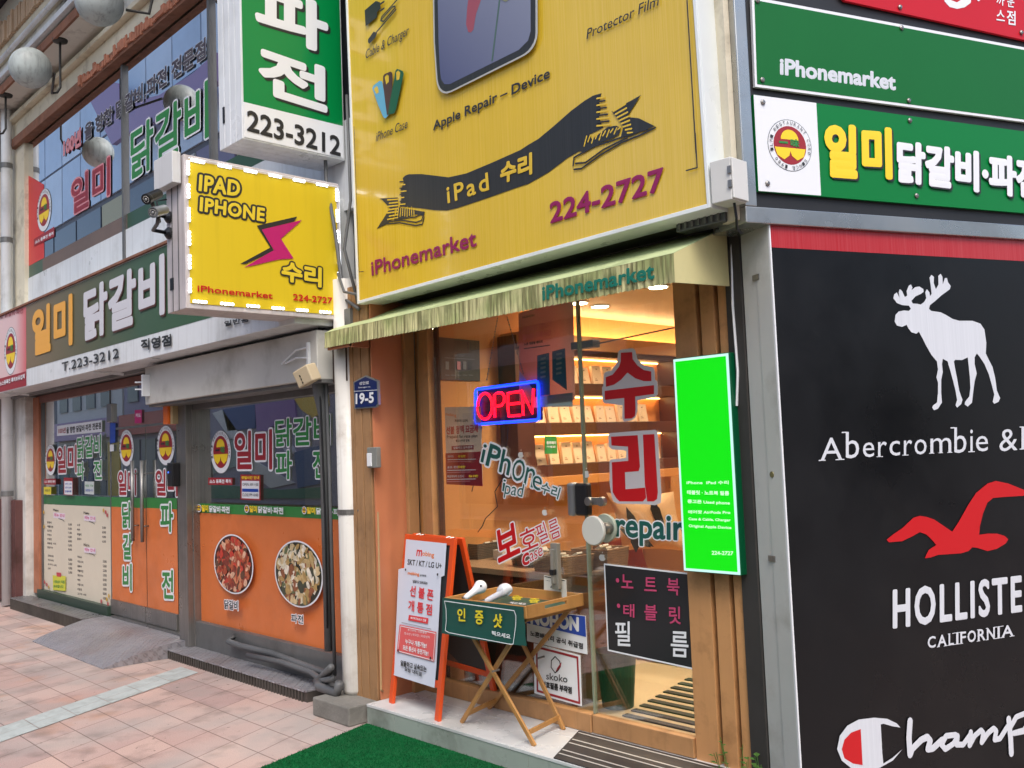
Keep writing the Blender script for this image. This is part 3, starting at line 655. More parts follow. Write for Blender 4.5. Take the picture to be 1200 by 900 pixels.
# ------------------------------------------------------------------ steel steps, ramp
CHK=None
def checker():
    m=M('checker_plate',(156,155,160),.42,.4,var=.12,vs_=5,dirt=(140,120,112),dirt_amt=.55,dirt_s=1.4)
    n=m.node_tree; b=n.nodes['Principled BSDF']; g=n.nodes.new('ShaderNodeNewGeometry'); mp=n.nodes.new('ShaderNodeMapping'); mp.inputs['Scale'].default_value=(26,26,26); n.links.new(g.outputs['Position'],mp.inputs[0])
    k=n.nodes.new('ShaderNodeTexChecker'); k.inputs['Scale'].default_value=1; n.links.new(mp.outputs[0],k.inputs[0])
    w1=n.nodes.new('ShaderNodeTexWave'); w1.inputs['Scale'].default_value=.45; w1.bands_direction='DIAGONAL'; n.links.new(mp.outputs[0],w1.inputs[0])
    bp=n.nodes.new('ShaderNodeBump'); bp.inputs['Strength'].default_value=1; bp.inputs['Distance'].default_value=.012
    mu=n.nodes.new('ShaderNodeMath'); mu.operation='MULTIPLY'; n.links.new(k.outputs['Fac'],mu.inputs[0]); n.links.new(w1.outputs['Fac'],mu.inputs[1]); n.links.new(mu.outputs[0],bp.inputs['Height']); n.links.new(bp.outputs[0],b.inputs['Normal']); return m
CHK=checker(); STP=M('step_dark_side',(92,88,84),.5,.5,var=.2,dirt=(60,54,48),dirt_amt=.6)
def steel_step(x0,x1,y0,y1,h,label,ribs):
    t=thing('steel_step',label,'step',((x0+x1)/2,y0,0))
    b=MB()
    if ribs:
        k=y0+.01
        b.box(x0,x1,y0,y1,h-.012,h-.004)
        while k<y1-.01: b.box(x0+.005,x1-.005,k,k+.012,h-.004,h); k+=.036
        b.build('tread',M('ribbed_steel',(146,146,146),.35,.6,var=.1,dirt=(96,92,86),dirt_amt=.4),t)
    else: b.box(x0,x1,y0,y1,h-.01,h); b.build('tread',CHK,t,bevel=.002)
    b=MB(); b.box(x0,x1,y0+.012,y0+.02,0.0,h-.012); k=x0
    while k<x1-.02: b.box(k,k+.016,y0+.001,y0+.012,0.0,h-.012); k+=.04
    b.box(x0,x0+.01,y0+.02,y1,0,h-.012); b.box(x1-.01,x1,y0+.02,y1,0,h-.012)
    b.build('riser',STP,t); return t
p0=FZ(.12).px(12,701); p1=FZ(.12).px(84,728)
steel_step(p0[0],p1[0],-.09,.12,.13,'ribbed steel step below the menu window at far left',True)
q0=FZ(.12).px(179,759); q1=FZ(.12).px(372,800)
q0=FZ(.075).px(179,757); q1=FZ(.075).px(299,791)
steel_step(q0[0]+.04,-.35,(q0[1]+q1[1])/2,.13,.075,'long checker plate step below the orange restaurant window',False)
t=thing('ramp_plate','worn checker plate ramp sloping from the restaurant doors to the pavers','ramp',(-3.5,-.3,0))
b=MB(); nx=10; rA=(-4.30,-.56); rB=(-2.52,-.57); rC=(-4.42,.14); rD=(-2.46,.14)
vs_=[];fs_=[]
for i in range(nx+1):
    s=i/nx; hz=.006+.116*(min(1,s/.72))**.8
    if s>.72: hz=.122
    for (l,r) in ((rA,rC),(rB,rD)): vs_.append((l[0]+(r[0]-l[0])*s,l[1]+(r[1]-l[1])*s,hz))
n_=len(vs_); vs_+=[(a,b2,0.001) for a,b2,c in vs_]
for i in range(nx): fs_.append((2*i,2*i+1,2*i+3,2*i+2)); fs_.append((n_+2*i,2*i,2*i+2,n_+2*i+2)); fs_.append((2*i+1,n_+2*i+1,n_+2*i+3,2*i+3))
fs_.append((0,n_,n_+1,1)); b.add(vs_,fs_); b.build('plate',CHK,t)
MB().box(xM1+.1,xP1 if xP1<0 else -2.3,.13,.2,.0,.14).build('threshold',STEEL,t)
# ------------------------------------------------------------------ pipes at the left end and between the two shops
t=thing('drain_pipe','tall grey white drain pipe at the far left edge of the restaurant','pipe',(X(FY(-.05),8,400),-.05,0))
px_=X(FY(-.05),8,400); top=FY(-.05).px(8,45)[1]
MB().tube([(px_,-.05,.02),(px_,-.05,top-.1),(px_,-.03,top-.02),(px_,.03,top+.02),(px_,.2,top+.02)],.06,14).build('pipe',WHITE2,t,smooth=True)
for zz in (1.3,2.9,4.3,5.2): MB().tube([(px_,-.05,zz-.03),(px_,-.05,zz+.03)],.068,14).build('clamp',GREY,t,smooth=False)
b=MB(); a=X(FY(.05),15,400); c_=X(FY(.05),29,400); b.box(a,c_,.05,.25,2.9,5.9); o=b.build('corner_post',CREAM); tag(o,'peeling cream corner post beside the upper restaurant windows','post')
a=X(FY(-.02),-12,650); c_=X(FY(-.02),18,650)
o=MB().box(a,c_,-.02,.16,.04,1.22).build('rusty_panel',M('rusty_maroon',(96,62,60),.6,.2,var=.3,vs_=3,dirt=(60,34,26),dirt_amt=1,dirt_s=2.5,bump=.3),bevel=.004); tag(o,'rusty maroon metal panel at the far left foot of the facade','metal panel')
o=MB().box(-30,-9.05,.1,8,0,9).build('neighbour_house',M('brick_grey',(140,120,108),.8,var=.3,vs_=5)); tag(o,'grey brown house wall left of the restaurant','building')
PIPW=M('pipe_white',(214,212,206),.35,var=.04,dirt=(140,120,100),dirt_amt=.35,dirt_s=5,streak=.3)
pcx=-.02; 
t=thing('white_downpipe','thick white downpipe between restaurant and phone shop standing on a concrete block','pipe',(pcx,.0,.12))
a=X(FY(-.04),388.5,600); c_=X(FY(-.04),412,600); R_=(c_-a)/2*.70; pcx=(a+c_)/2
MB().tube([(pcx,.03,.115),(pcx,.03,.14),(pcx,.03,2.72)],[R_*.86,R_,R_],20).build('pipe',PIPW,t,smooth=True)
b=MB(); zc=FY(-.04).px(400,600)[1]; b.tube([(pcx,.03,zc-.015),(pcx,.03,zc+.015)],R_+.006,20); b.tube([(pcx+R_,.03,zc),(pcx+R_+.05,.0,zc+.01)],.006); b.build('clamp',STEEL,t,smooth=False)
CONC=M('concrete',(128,126,120),.85,var=.15,vs_=8,dirt=(70,68,64),dirt_amt=.5,bump=.5)
u0,u1=FZ(.115).px(383,824),FZ(.115).px(431,824)
o=MB().box(-.06,.34,-.2,.02,0,.112).build('concrete_block',CONC,bevel=.008); tag(o,'grey concrete block under the white downpipe','concrete block')
GP=M('grey_pipe',(92,94,96),.5,var=.1,dirt=(56,54,50),dirt_amt=.4)
t=thing('cable_bundle','dark grey conduit and cables running down left of the white downpipe','conduit',(-.25,0,.15))
cx=X(FY(-.02),379,600)
MB().tube([(cx+.0,-.02,3.3),(cx+.0,-.02,2.45),(cx+.01,-.05,2.2),(cx+.015,-.03,2.0),(cx+.02,-.02,1.85),(cx+.02,-.02,.35)],[.03,.035,.05,.045,.026,.026],12).build('conduit',GP,t,smooth=True)
MB().tube([(cx+.065,-.0,3.2),(cx+.07,-.02,2.2),(cx+.068,-.01,1.5),(cx+.07,-.01,.2)],.012,8).build('cable',GP,t,smooth=True)
MB().tube([(cx+.05,-.05,2.6),(cx+.045,-.05,2.0),(cx+.05,-.04,1.2),(cx+.045,-.04,.5)],.007,6).build('cable',BLACK,t,smooth=True)
t=thing('floor_hoses','grey flexible hoses lying on the steel step under the orange window','hose',(-.7,0,.15))
hz=FZ(.16)
def hp(x,y,z): u=FZ(z).px(x,y); return (u[0],u[1],z)
for pts,r in (([(275,745,.24),(268,752,.2),(282,757,.19),(320,766,.18),(352,778,.18),(385,790,.18),(388,782,.25)],.023),([(290,768,.16),(330,776,.16),(365,788,.16),(378,798,.16),(390,795,.22)],.02),([(372,800,.15),(374,805,.14),(395,812,.13),(398,800,.2)],.028),([(395,805,.13),(378,802,.14),(370,798,.15),(380,790,.2),(388,782,.3)],.022)):
    MB().tube([hp(*p) for p in pts],r,10).build('hose',GP,t,smooth=True)
# ------------------------------------------------------------------ phone shop: shell
SY=.33; sf=FY(SY)
sb=thing('phone_shop_building','small phone shop with tan board posts, glass front and lit orange interior','building',(1.6,.35,0))
INW=M('interior_wall',(206,146,88),.45,var=.05,vs_=2,spec=.3); INC=M('interior_ceiling',(206,176,138),.6); INF=M('interior_floor',(222,200,164),.25,var=.06,vs_=1.5); DKW=M('dark_wood',(84,46,30),.4,var=.2,vs_=7)
xG0=.56; xG1=1.795; xG2=X(sf,791,400); zR=.215; zT=2.62
b=MB(); b.box(.36,.45,.36,5.2,.0,2.75); b.build('left_wall',INW,sb)
side=FRW.off(-.215)
wl0=side.w(0,0,-.12); xin=lambda y: wl0.x+(y-wl0.y)*RD.x/RD.y
b=MB(); b.box(.36,xin(5.2),5.2,5.3,0,2.75); b.build('back_wall',INW,sb)
b=MB(); b.prism([(.45,.37),(xin(.37),.37),(xin(5.19),5.19),(.45,5.19)],FZ(0),.0,.115); b.build('floor',INF,sb)
b=MB(); b.prism([(.36,.36),(xin(.36),.36),(xin(5.2),5.2),(.36,5.2)],FZ(0),2.56,2.64); b.build('ceiling',INC,sb)
b=MB(); b.box(.2,2.83,.34,.5,2.62,6.5); b.build('upper_wall',M('dark_wall',(72,68,64),.8,var=.2),sb)
b=MB(); b.box(-.0,7,0,8,-.12,0,side); b.build('side_wall',M('side_wall',(60,58,56),.8,var=.2),sb)
# board post left, return panel, inner column
b=MB(); xs=[.02,.10,.185,.27,.36]
for i in range(4): b.box(xs[i]+.004,xs[i+1]-.004,.0,.03,.10,2.66)
b.build('board_post',WOODD,sb,bevel=.003); MB().box(.02,.356,.03,.06,.10,2.66).build('post_backing',DARK,sb)
MB().box(.362,.374,.01,.30,.12,2.66).build('return_panel',OPANEL,sb,bevel=.002)
b=MB(); b.box(.374,.405,.24,.32,.12,2.66); b.build('corner_trim',WOOD,sb,bevel=.003)
b=MB(); b.box(.425,.475,.33,.38,.12,2.66);b.box(.475,.53,.325,.38,.12,2.66); b.build('window_jamb',WOOD,sb,bevel=.004)
MB().box(.375,.56,.385,.40,.12,2.66).build('gap_backing',M('gap_black',(22,18,16),.8),sb)
MB().box(.405,1.79,.315,.375,.121,zR).build('bottom_rail',WOOD,sb,bevel=.004)
b=MB(); xr=[X(sf,p,700)for p in (810.5,837,859,880)]
xr[0]=xG2
gx=[X(sf,833,700),X(sf,838,700),X(sf,855,700),X(sf,860,700)]
for a,c_ in ((xr[0],gx[0]),(gx[1],gx[2]),(gx[3],xr[3])): b.box(a,c_,.33,.37,.0,2.66)
b.build('right_post',M('tan_board_right',(190,140,92),.45,var=.06,streak=.15,dirt=(96,60,34),dirt_amt=.35,dirt_s=9),sb,bevel=.004); MB().box(xr[0],xr[3]-.003,.372,.46,.0,2.66).build('post_groove',M('groove_brown',(112,68,38),.6),sb)
SG1=GLASS('shop_glass',(.90,.93,.92,1),.06,1.0)
pane=MB().box(xG0,xG1-.004,SY+.015,SY+.027,zR,zT).build('window',SG1,sb)
door_=MB().box(xG1+.004,xG2-.004,SY+.015,SY+.027,zR,zT).build('door',SG1,sb)
MB().box(xG1+.004,xG2-.004,.318,.372,.124,zR).build('door_rail',WOOD,door_,bevel=.004)
MB().box(xG1-.006,xG1+.006,SY+.01,SY+.032,zR,zT).build('door_edge',M('glass_edge',(150,160,140),.2,.3),door_)
# round pull and lock
sp=Fr((0,SY-.005,0),(1,0,0),(0,0,1))
b=MB(); a=sp.px(672,604); c_=sp.px(698,567); 
cx_=X(sf,684,585); cz=sf.px(684,585)[1]
b.box(cx_-.035,cx_+.05,.295,.345,cz-.085,cz+.085); b.build('lock_case',BLACK,door_,bevel=.012)
MB().box(cx_-.085,cx_-.037,.288,.345,cz-.088,cz+.088).build('lock_shell',M('satin_silver',(150,152,154),.3,.7),door_,bevel=.014)
u,v=sf.px(707,587); b=MB(); b.box(u-.08,u+.03,.28,.30,v-.018,v+.02); b.tube([(u+.03,.27,v),(u+.03,.30,v)],.024,16); b.tube([(u-.05,.262,v),(u-.05,.30,v)],.022,16); b.build('latch',STEEL,door_,bevel=.003)
u,v=sf.px(713,621); ln=V((.35,.94,0)).normalized()
b=MB(); b.lathe((u-.01,.33,v+.01),(0,-1,0),[(0,.070),(.012,.074),(.02,.070)],40); b.build('back_disc',M('disc_grey_green',(168,176,160),.4),door_)
u2,v2=FY(.2).px(698,621.5)
DISC=M('disc_white',(196,196,188),.4)
MB().lathe((u2,.195,v2),(0,-1,0),[(0,.069),(.003,.073),(.016,.073),(.02,.069)],48).build('front_disc',DISC,door_)
MB().tube([(u2+.02,.2,v2+.01),(u+.02,.32,v+.01)],.03,16).build('disc_stem',STEEL,door_,smooth=True)
a=sf.px(663,672); c_=sf.px(654,636)
u,v0=sf.px(664,697); v1=sf.px(659,636)[1]
b=MB(); b.box(u-.07,u-.02,.29,.32,v0+.03,v1); b.box(u-.055,u-.035,.27,.292,v0+.06,v1-.03); b.build('pull_plate',M('satin_aluminium',(170,168,158),.3,.6),pane,bevel=.004); MB().box(u-.058,u-.03,.262,.30,(v0+v1)/2-.03,(v0+v1)/2).build('knob',BLACK,pane,bevel=.004)
u,v=FY(.45).px(682,406); b=MB(); b.box(u-.02,u+.14,.38,.44,v-.02,v+.02); b.build('door_closer',GREY,door_,bevel=.004)
p1=FY(.40).px(680,407); p2=FY(.40).px(790,384); b=MB(); b.tube([(p1[0],.40,p1[1]),(p2[0],.40,p2[1])],.004,6); b.build('closer_arm',GREY,door_)
# ------------------------------------------------------------------ lettering on the glass
APW=M('sticker_white',(206,206,202),.4)
def apple(L,x,y,h):
    c=L.P(x,y); H=abs(L.P(x,y-h/2)[1]-L.P(x,y+h/2)[1]); pts=[]
    for k in range(40):
        a=2*math.pi*k/40; r=.36+.03*math.cos(2*a)-.05*math.exp(-((a-math.pi/2)/.35)**2)-.03*math.exp(-((a-1.5*math.pi)/.3)**2)
        xx=r*math.cos(a)*1.02; yy=r*math.sin(a)-.08
        d=math.hypot(xx-.46,yy-.02)
        if d<.19: t_=.19/d; xx,yy=.46+(xx-.46)*t_,.02+(yy-.02)*t_
        pts.append((c[0]+xx*H,c[1]+yy*H))
    L.poly(pts,APW,plane=True); L.n-=L.step
    L.poly([(c[0]+.01*H,c[1]+.32*H),(c[0]+.02*H,c[1]+.42*H),(c[0]+.12*H,c[1]+.5*H),(c[0]+.12*H,c[1]+.40*H)],APW,plane=True)
L=Let(Fr((0,SY+.015,0),(1,0,0),(0,0,1)),Z(500,480,5.625),.002)
def T2(L,s,bl,br,h,m,**k):       # height measured square to the base line in the picture
    dx,dy=br[0]-bl[0],br[1]-bl[1]; 
    L.T(s,bl,br,h,m,**k)
L.T('i',(354,343),(376,350),(380,218),PRT,bold=.03,out=PRW,ow=.085)
L.T('P',(388,366),(470,398),(422,222),PRT,bold=.03,out=PRW,ow=.085)
L.T('h',(478,408),(545,436),(507,258),PRT,bold=.02,out=PRW,ow=.085)
L.T('O',(560,462),(640,480),(582,322),PRT,bold=.0,out=PRW,ow=.10,mode='K')
L.T('n',(645,490),(705,515),(668,375),PRT,bold=.0,out=PRW,ow=.10,mode='K')
L.T('e',(700,515),(760,540),(712,425),PRT,bold=.0,out=PRW,ow=.10,mode='K')
L.T('수리',(752,545),(872,592),(772,470),PRT,bold=.02,out=PRW,ow=.11)
L.T('i',(505,535),(522,540),(516,452),PRT,bold=.03,out=PRW,ow=.09); L.T('pad',(522,552),(640,575),(536,470),PRT,bold=.0,out=PRW,ow=.09)
L.z=Z(520,580,7.5)
L.T('보',(495,600),(690,505),(458,325),PRR,bold=.035,out=PRW,ow=.045)
L.T('호',(705,505),(850,440),(672,325),PRR,bold=.01,out=PRW,ow=.06)
L.T('필',(862,440),(948,400),(815,272),PRR,bold=.0,out=PRW,ow=.06)
L.T('름',(965,395),(1052,355),(930,238),PRR,bold=.0,out=PRW,ow=.06)
L.T('c',(712,632),(775,600),(706,525),PRR,bold=.04,out=PRW,ow=.07,mode='K'); L.T('ase',(782,590),(893,525),(775,515),PRR,bold=.0,out=PRW,ow=.1,mode='K')
apple(L,909,146,84)
L.z=Z(600,460,6)
apple(L,80,432,68)
lettering(L,pane)
L=Let(Fr((0,SY+.015,0),(1,0,0),(0,0,1)),Z(600,460,6),.002)
apple(L,522,568,80); L.z=Z(660,570,7.5); apple(L,345,618,92)
# big 수 리 traced as they look
L.z=Z(600,330,6); RL=PRR; GW=M('letter_rim',(196,190,192),.4)
su_w=[(752,490),(765,478),(850,468),(868,480),(885,545),(930,590),(995,600),(1005,620),(1008,690),(1025,702),(1028,790),(1005,815),(885,835),(885,905),(872,950),(845,975),(790,985),(778,960),(780,870),(650,855),(638,835),(636,745),(645,730),(648,650),(660,635),(700,625),(740,570)]
L.poly(su_w,GW)
L.poly([(768,500),(848,496),(852,545),(885,590),(930,622),(982,632),(984,700),(930,700),(870,680),(815,640),(770,690),(720,725),(664,740),(662,672),(710,655),(755,600),(768,560)],RL); L.n-=L.step
L.poly([(655,768),(1002,728),(1002,790),(870,808),(872,900),(868,945),(845,962),(795,965),(792,818),(656,832)],RL)
L.z=Z(600,460,6)
L.poly([(690,285),(905,268),(1010,262),(1028,275),(1055,720),(1050,775),(1010,792),(940,785),(750,782),(715,765),(705,735),(690,640),(690,480),(700,470),(805,460),(808,412),(790,405),(705,400),(685,380),(680,300)],GW)
L.poly([(700,310),(888,300),(904,520),(895,552),(798,560),(803,680),(940,668),(948,740),(925,765),(760,765),(735,740),(712,700),(706,490),(822,480),(820,380),(704,372)],RL); L.n-=L.step
L.poly([(925,296),(1005,292),(1030,700),(1024,748),(1000,765),(955,765),(938,640)],RL)
L.z=Z(660,570,7.5)
L.T('repair',(465,440),(1075,478),(465,225),PRT,bold=.045,out=PRW,ow=.05)
lettering(L,door_)
# other window papers on the glass (each a thing)
def paper(name,label,cat,fr,z,quad,m,n0=.001,n1=.004,group=None):
    P=[fr.px(*z(*q)) for q in quad]; b=MB()
    k=len(P); ar=sum(P[i][0]*P[(i+1)%k][1]-P[(i+1)%k][0]*P[i][1] for i in range(k))
    if ar<0: P=P[::-1]
    b.prism(P,fr,n0,n1); o=b.build(name,m); tag(o,label,cat,group); return o
gf=Fr((0,SY+.012,0),(1,0,0),(0,0,1)); z7=Z(600,620,3.46)
PB=M('panel_black',(34,36,40),.3)
o=paper('film_panel','black board with pink and white Korean words on the glass door','sign',gf,z7,[(378,142),(735,182),(755,572),(393,490)],PB)
L=Let(gf,z7,.006); L.line([(378,142),(732,182)],.008,PRW); L.line([(378,142),(393,490)],.008,PRW); L.line([(393,490),(754,569)],.008,PRW)
PK2=M('letter_pink',(190,70,110),.4)
for ch,q in (('노',(447,182,496,238)),('트',(540,194,590,250)),('북',(632,198,683,266)),('태',(455,302,500,356)),('블',(540,305,592,368)),('릿',(640,312,688,383))): L.K(ch,q[0],q[1],q[2],q[3],.06,PK2,bold=.02); L.n-=L.step
c=L.P(432,207); L.disc(c,.011,.011,PK2,n=14); L.n-=L.step; c=L.P(436,310); L.disc(c,.011,.011,PK2,n=14)
L.K('필',422,372,484,472,.05,PRW,bold=.014); L.K('름',648,412,720,515,.08,PRW,bold=.014)
lettering(L,o)
z8=Z(520,670,6.667)
o=paper('blue_sticker','white and navy sticker on the glass just behind the folding table','sticker',gf,z8,[(650,292),(1110,345),(1125,645),(655,540)],PRW)
L=Let(gf,z8,.006); L.poly([(652,292),(1110,347),(1118,508),(655,400)],PRB); L.T('NOHON',(684,408),(1062,468),(684,300),PRW,bold=.07); L.T('노혼배터리 공식 취급점',(682,500),(1095,605),(682,455),PRK,bold=.04); lettering(L,o)
o=paper('framed_sticker','white sticker with a maroon frame and a line drawn egg logo','sticker',gf,z7,[(90,462),(278,512),(285,718),(93,665)],PRW)
L=Let(gf,z7,.006); L.line([(103,478),(268,520),(276,704),(106,655)],.012,PRM,closed=True)
L.line([(178,516),(163,532),(162,560),(178,582),(190,572),(200,556),(196,535),(178,516)],.006,PRK)
for k in range(4): L.line([(182+k*2,575-k*4),(200+k,556-k*5)],.004,PRM); L.n-=L.step
L.T('skoko',(142,608),(228,622),(142,580),PRK,bold=.01); L.T('보호필름 부착점',(125,640),(246,668),(125,612),PRK,bold=.05); lettering(L,o)
z9=Z(520,580,7.5)
o=paper('notice_sticker','small white notice with a diamond drawing beside the metal pull plate','sticker',gf,z9,[(885,705),(1078,745),(1085,905),(885,870)],M('paper_white',(214,212,204),.5))
L=Let(gf,z9,.006); L.line([(985,770),(945,810),(1030,830),(985,770)],.006,PRG); L.line([(895,715),(1068,752)],.005,PRK); L.T('notice',(905,752),(940,758),(905,742),PRK); lettering(L,o)
z2b=Z(500,340,5.625)
o=paper('dark_poster','small dark grey poster with tiny bottles on the tan wall left of the neon sign','poster',Fr((.455,0,0),(0,1,0),(0,0,1)),z2b,[(80,310),(345,335),(350,600),(92,592)],M('poster_dark',(62,54,54),.45))
L=Let(Fr((.455,0,0),(0,1,0),(0,0,1)),z2b,.006); L.T('BATTERY',(180,438),(245,440),(180,424),PRG); L.line([(115,446),(312,458)],.003,PRG)
for k in range(5): L.poly([(120+k*38,470),(142+k*38,472),(142+k*38,525),(120+k*38,523)],[PRG,PRK,PRPk,PRG,PRK][k]); L.n-=L.step; L.line([(118+k*38,560),(146+k*38,562)],.004,PRG)
lettering(L,o)
pf_=FY(.37)
o=paper('prepaid_poster','white and red prepaid plan poster hanging under the neon sign','poster',pf_,z2b,[(122,772),(358,766),(372,1290),(135,1280)],M('poster_white',(206,198,190),.5))
z5b=Z(500,480,5.625)
L=Let(pf_,z5b,.006); L.poly([(128,288),(362,276),(375,505),(135,492)],M('poster_red',(180,56,48),.5))
L.T('mobing',(130,38),(200,48),(130,18),PRO,bold=.02); L.T('제대로된 요금제',(190,82),(275,82),(190,64),PRK,bold=.04); L.T('선불 정액 요금제',(135,165),(345,150),(135,112),PRR,bold=.03); L.T('Prepaid flat rate plan',(140,190),(342,182),(140,170),PRK,bold=.03); L.T('통신사무료 정책',(198,214),(288,212),(198,197),PRK,bold=.03)
L.poly([(172,240),(318,232),(318,262),(172,268)],PRM); L.T('알뜰하고 실속있게',(185,261),(308,254),(185,245),PRW,bold=.02)
for yy,a,b_ in ((318,'데이터','무제한'),(388,'음성, 문자','무제한'),(448,'제공데이터 소진시','계속 무제한')):
    L.T(a,(148,yy),(148+len(a)*12,yy-2),(148,yy-16),PRW); L.T(b_,(215 if yy<420 else 290,yy),(265 if yy<420 else 352,yy-2),(215 if yy<420 else 290,yy-18),PRY,bold=.04); L.line([(148,yy+12),(335,yy+8)],.003,PRW); L.line([(148,yy+26),(300,yy+22)],.003,PRPk)
lettering(L,o)
# hanging cloth poster
z3a=Z(600,330,6)
pb_=FY(.40)
o=paper('battery_poster','dark pink hanging poster showing two blue batteries at the top of the window','poster',pb_,z3a,[(48,225),(430,100),(445,830),(60,870)],grad('poster_pinkfade',[(1.3,(200,132,122)),(1.6,(236,180,164)),(1.8,(200,190,186))]))
L=Let(pb_,z3a,.006); L.T('NOHON',(78,262),(162,245),(78,245),PRK,bold=.05); L.T('기존대비',(82,365),(182,345),(82,320),PRPk,bold=.03); L.T('30%더',(192,340),(282,322),(192,290),PRPk,bold=.02); L.T('길어진 사용시간',(82,415),(282,378),(82,372),PRPk,bold=.04); L.T('노혼 대용량 배터리',(92,452),(222,432),(92,430),PRK,bold=.05); L.line([(92,472),(272,448)],.006,PRK)
BB=M('battery_blue',(40,72,104),.35); L.poly([(185,520),(270,500),(275,795),(185,805)],BB); L.n-=L.step; L.poly([(290,492),(382,468),(395,765),(292,690)],BB)
for k in range(5): L.line([(215,545+k*32),(242,538+k*32)],.012,PRG); L.n-=L.step; L.line([(325,512+k*34),(355,505+k*34)],.012,PRG)
BG=M('film_blue_grey',(104,130,150),.4); L.poly([(62,620),(150,745),(150,850),(62,868)],M('pale_lilac',(190,176,190),.5)); L.poly([(155,815),(260,800),(262,880),(155,888)],M('pale_grey_block',(176,172,168),.5)); L.poly([(262,800),(440,780),(440,880),(262,880)],BG)
lettering(L,o)
# small green price card
o=paper('green_card','small green card with white Korean print among the shelf boxes','card',FX(.66),Z(600,460,6),[(228,306),(312,306),(316,430),(228,432)],PRGn)
L=Let(FX(.66),Z(600,460,6),.006); L.T('청주페이',(238,365),(305,365),(238,342),PRW,bold=.04); L.T('가맹점',(238,388),(300,388),(238,374),PRW,bold=.04); lettering(L,o)
def translucent(m,amt=.5):
    n=m.node_tree; b=n.nodes['Principled BSDF']; tr=n.nodes.new('ShaderNodeBsdfTranslucent'); mx=n.nodes.new('ShaderNodeMixShader'); mx.inputs[0].default_value=amt
    out=[k for k in n.nodes if k.type=='OUTPUT_MATERIAL'][0]
    lk=b.inputs['Base Color'].links
    if lk: n.links.new(lk[0].from_socket,tr.inputs[0])
    else: tr.inputs[0].default_value=b.inputs['Base Color'].default_value
    n.links.new(b.outputs[0],mx.inputs[1]); n.links.new(tr.outputs[0],mx.inputs[2]); n.links.new(mx.outputs[0],out.inputs[0])
for m_ in bpy.data.materials:
    if m_.name in ('poster_pinkfade','poster_white','poster_red','pale_lilac','film_blue_grey'): translucent(m_)
# ------------------------------------------------------------------ OPEN neon
NR=EM('neon_red',(255,8,30),3.2); NB=EM('neon_blue',(8,50,255),4)
nf=FY(.375); zn=Z(500,340,5.625)
def np_(x,y,n=0): u,v=nf.px(*zn(x,y)); return nf.w(u,v,n)
t=thing('neon_sign','red OPEN neon sign with a blue frame hung on chains in the shop window','neon sign',tuple(np_(520,880)))
A,B,C,D=(322,655),(735,600),(742,855),(325,885)
P=[np_(*A),np_(*B),np_(*C),np_(*D)]
def rounded(P,r=.02):
    out=[]; n=len(P)
    for i in range(n):
        p=P[i]; a=(P[i-1]-p).normalized(); c=(P[(i+1)%n]-p).normalized(); out+=[p+a*r,p+(a+c)*r*.3,p+c*r]
    out.append(out[0]); return out
MB().tube(rounded(P),.009,10,cap=False).build('blue_tube',NB,t,smooth=True)
bk=MB(); q=[nf.px(*zn(*c)) for c in (D,C,B,A)]; bk.prism(q,nf,-.03,-.02); bk.build('backing',M('neon_backing',(28,22,44),.3),t)
def stroke(pts): return MB().tube([np_(x,y,.004) for x,y in pts],.0085,8).build('red_tube',NR,t,smooth=True)
stroke([(388+48*math.cos(a),765-(85)*math.sin(a)-.02*48*math.cos(a)) for a in [i*math.pi/12 for i in range(25)]])
stroke([(452,840),(450,690),(470,678),(500,678),(516,700),(515,735),(495,760),(455,765)])
stroke([(618,668),(540,680),(538,760),(545,830),(620,825)]); stroke([(540,752),(612,745)])
stroke([(640,825),(632,665),(700,810),(708,650)])
for (a,b_) in (((468,180),(395,600)),((530,175),(640,560))):
    pts=[np_(a[0]+(b_[0]-a[0])*k/24,a[1]+(b_[1]-a[1])*k/24,.0) for k in range(25)]
    b=MB()
    for k in range(24): b.tube([pts[k],pts[k]*.35+pts[k+1]*.65],.0042 if k%2 else .0028,6)
    b.build('chain',GREY,t)
MB().tube([np_(*p,-.04) for p in ((330,900),(320,1060),(300,1180),(265,1330))],.003,6).build('cord',BLACK,t)
MB().tube([np_(*p,-.045) for p in ((500,900),(475,1230),(412,1330),(430,1430),(350,1510),(330,1560),(300,1600))],.003,6).build('cord',BLACK,t)
# ------------------------------------------------------------------ shelf unit on the left wall with phone boxes
shf=FX(.62)
zr=[(shf.px(676,543)[1],shf.px(676,509)[1]),(shf.px(676,495)[1],shf.px(676,463)[1]),(shf.px(676,449)[1],shf.px(676,417)[1])]
ya=shf.px(628,540)[0]; yb=2.75
t=thing('wall_shelf','dark brown wall shelf with three lit rows of phone boxes','shelf',(.5,ya,zr[0][0]-.08))
b=MB(); y0,y1=ya-.16,yb+.12
b.box(.45,.62,y0,ya,zr[0][0]-.08,zr[2][1]+.12); b.box(.45,.62,yb,y1,zr[0][0]-.08,zr[2][1]+.12)
prev=zr[0][0]-.08
for lo,hi in zr: b.box(.45,.62,ya,yb,prev,lo); prev=hi
b.box(.45,.62,ya,yb,prev,zr[2][1]+.12); b.build('carcass',DKW,t,bevel=.003)
MB().box(.451,.456,ya,yb,zr[0][0],zr[2][1]).build('back_panel',M('shelf_back',(206,128,66),.5),t)
b=MB(); b.box(.45,.70,y0-.02,y1,zr[0][0]-.14,zr[0][0]-.08); b.build('bottom_ledge',M('ledge_wood',(196,130,70),.4),t,bevel=.003)
for lo,hi in zr: MB().box(.47,.48,ya+.02,yb-.02,hi-.010,hi-.003).build('light_strip',EM('warm_strip',(255,190,110),14),t)
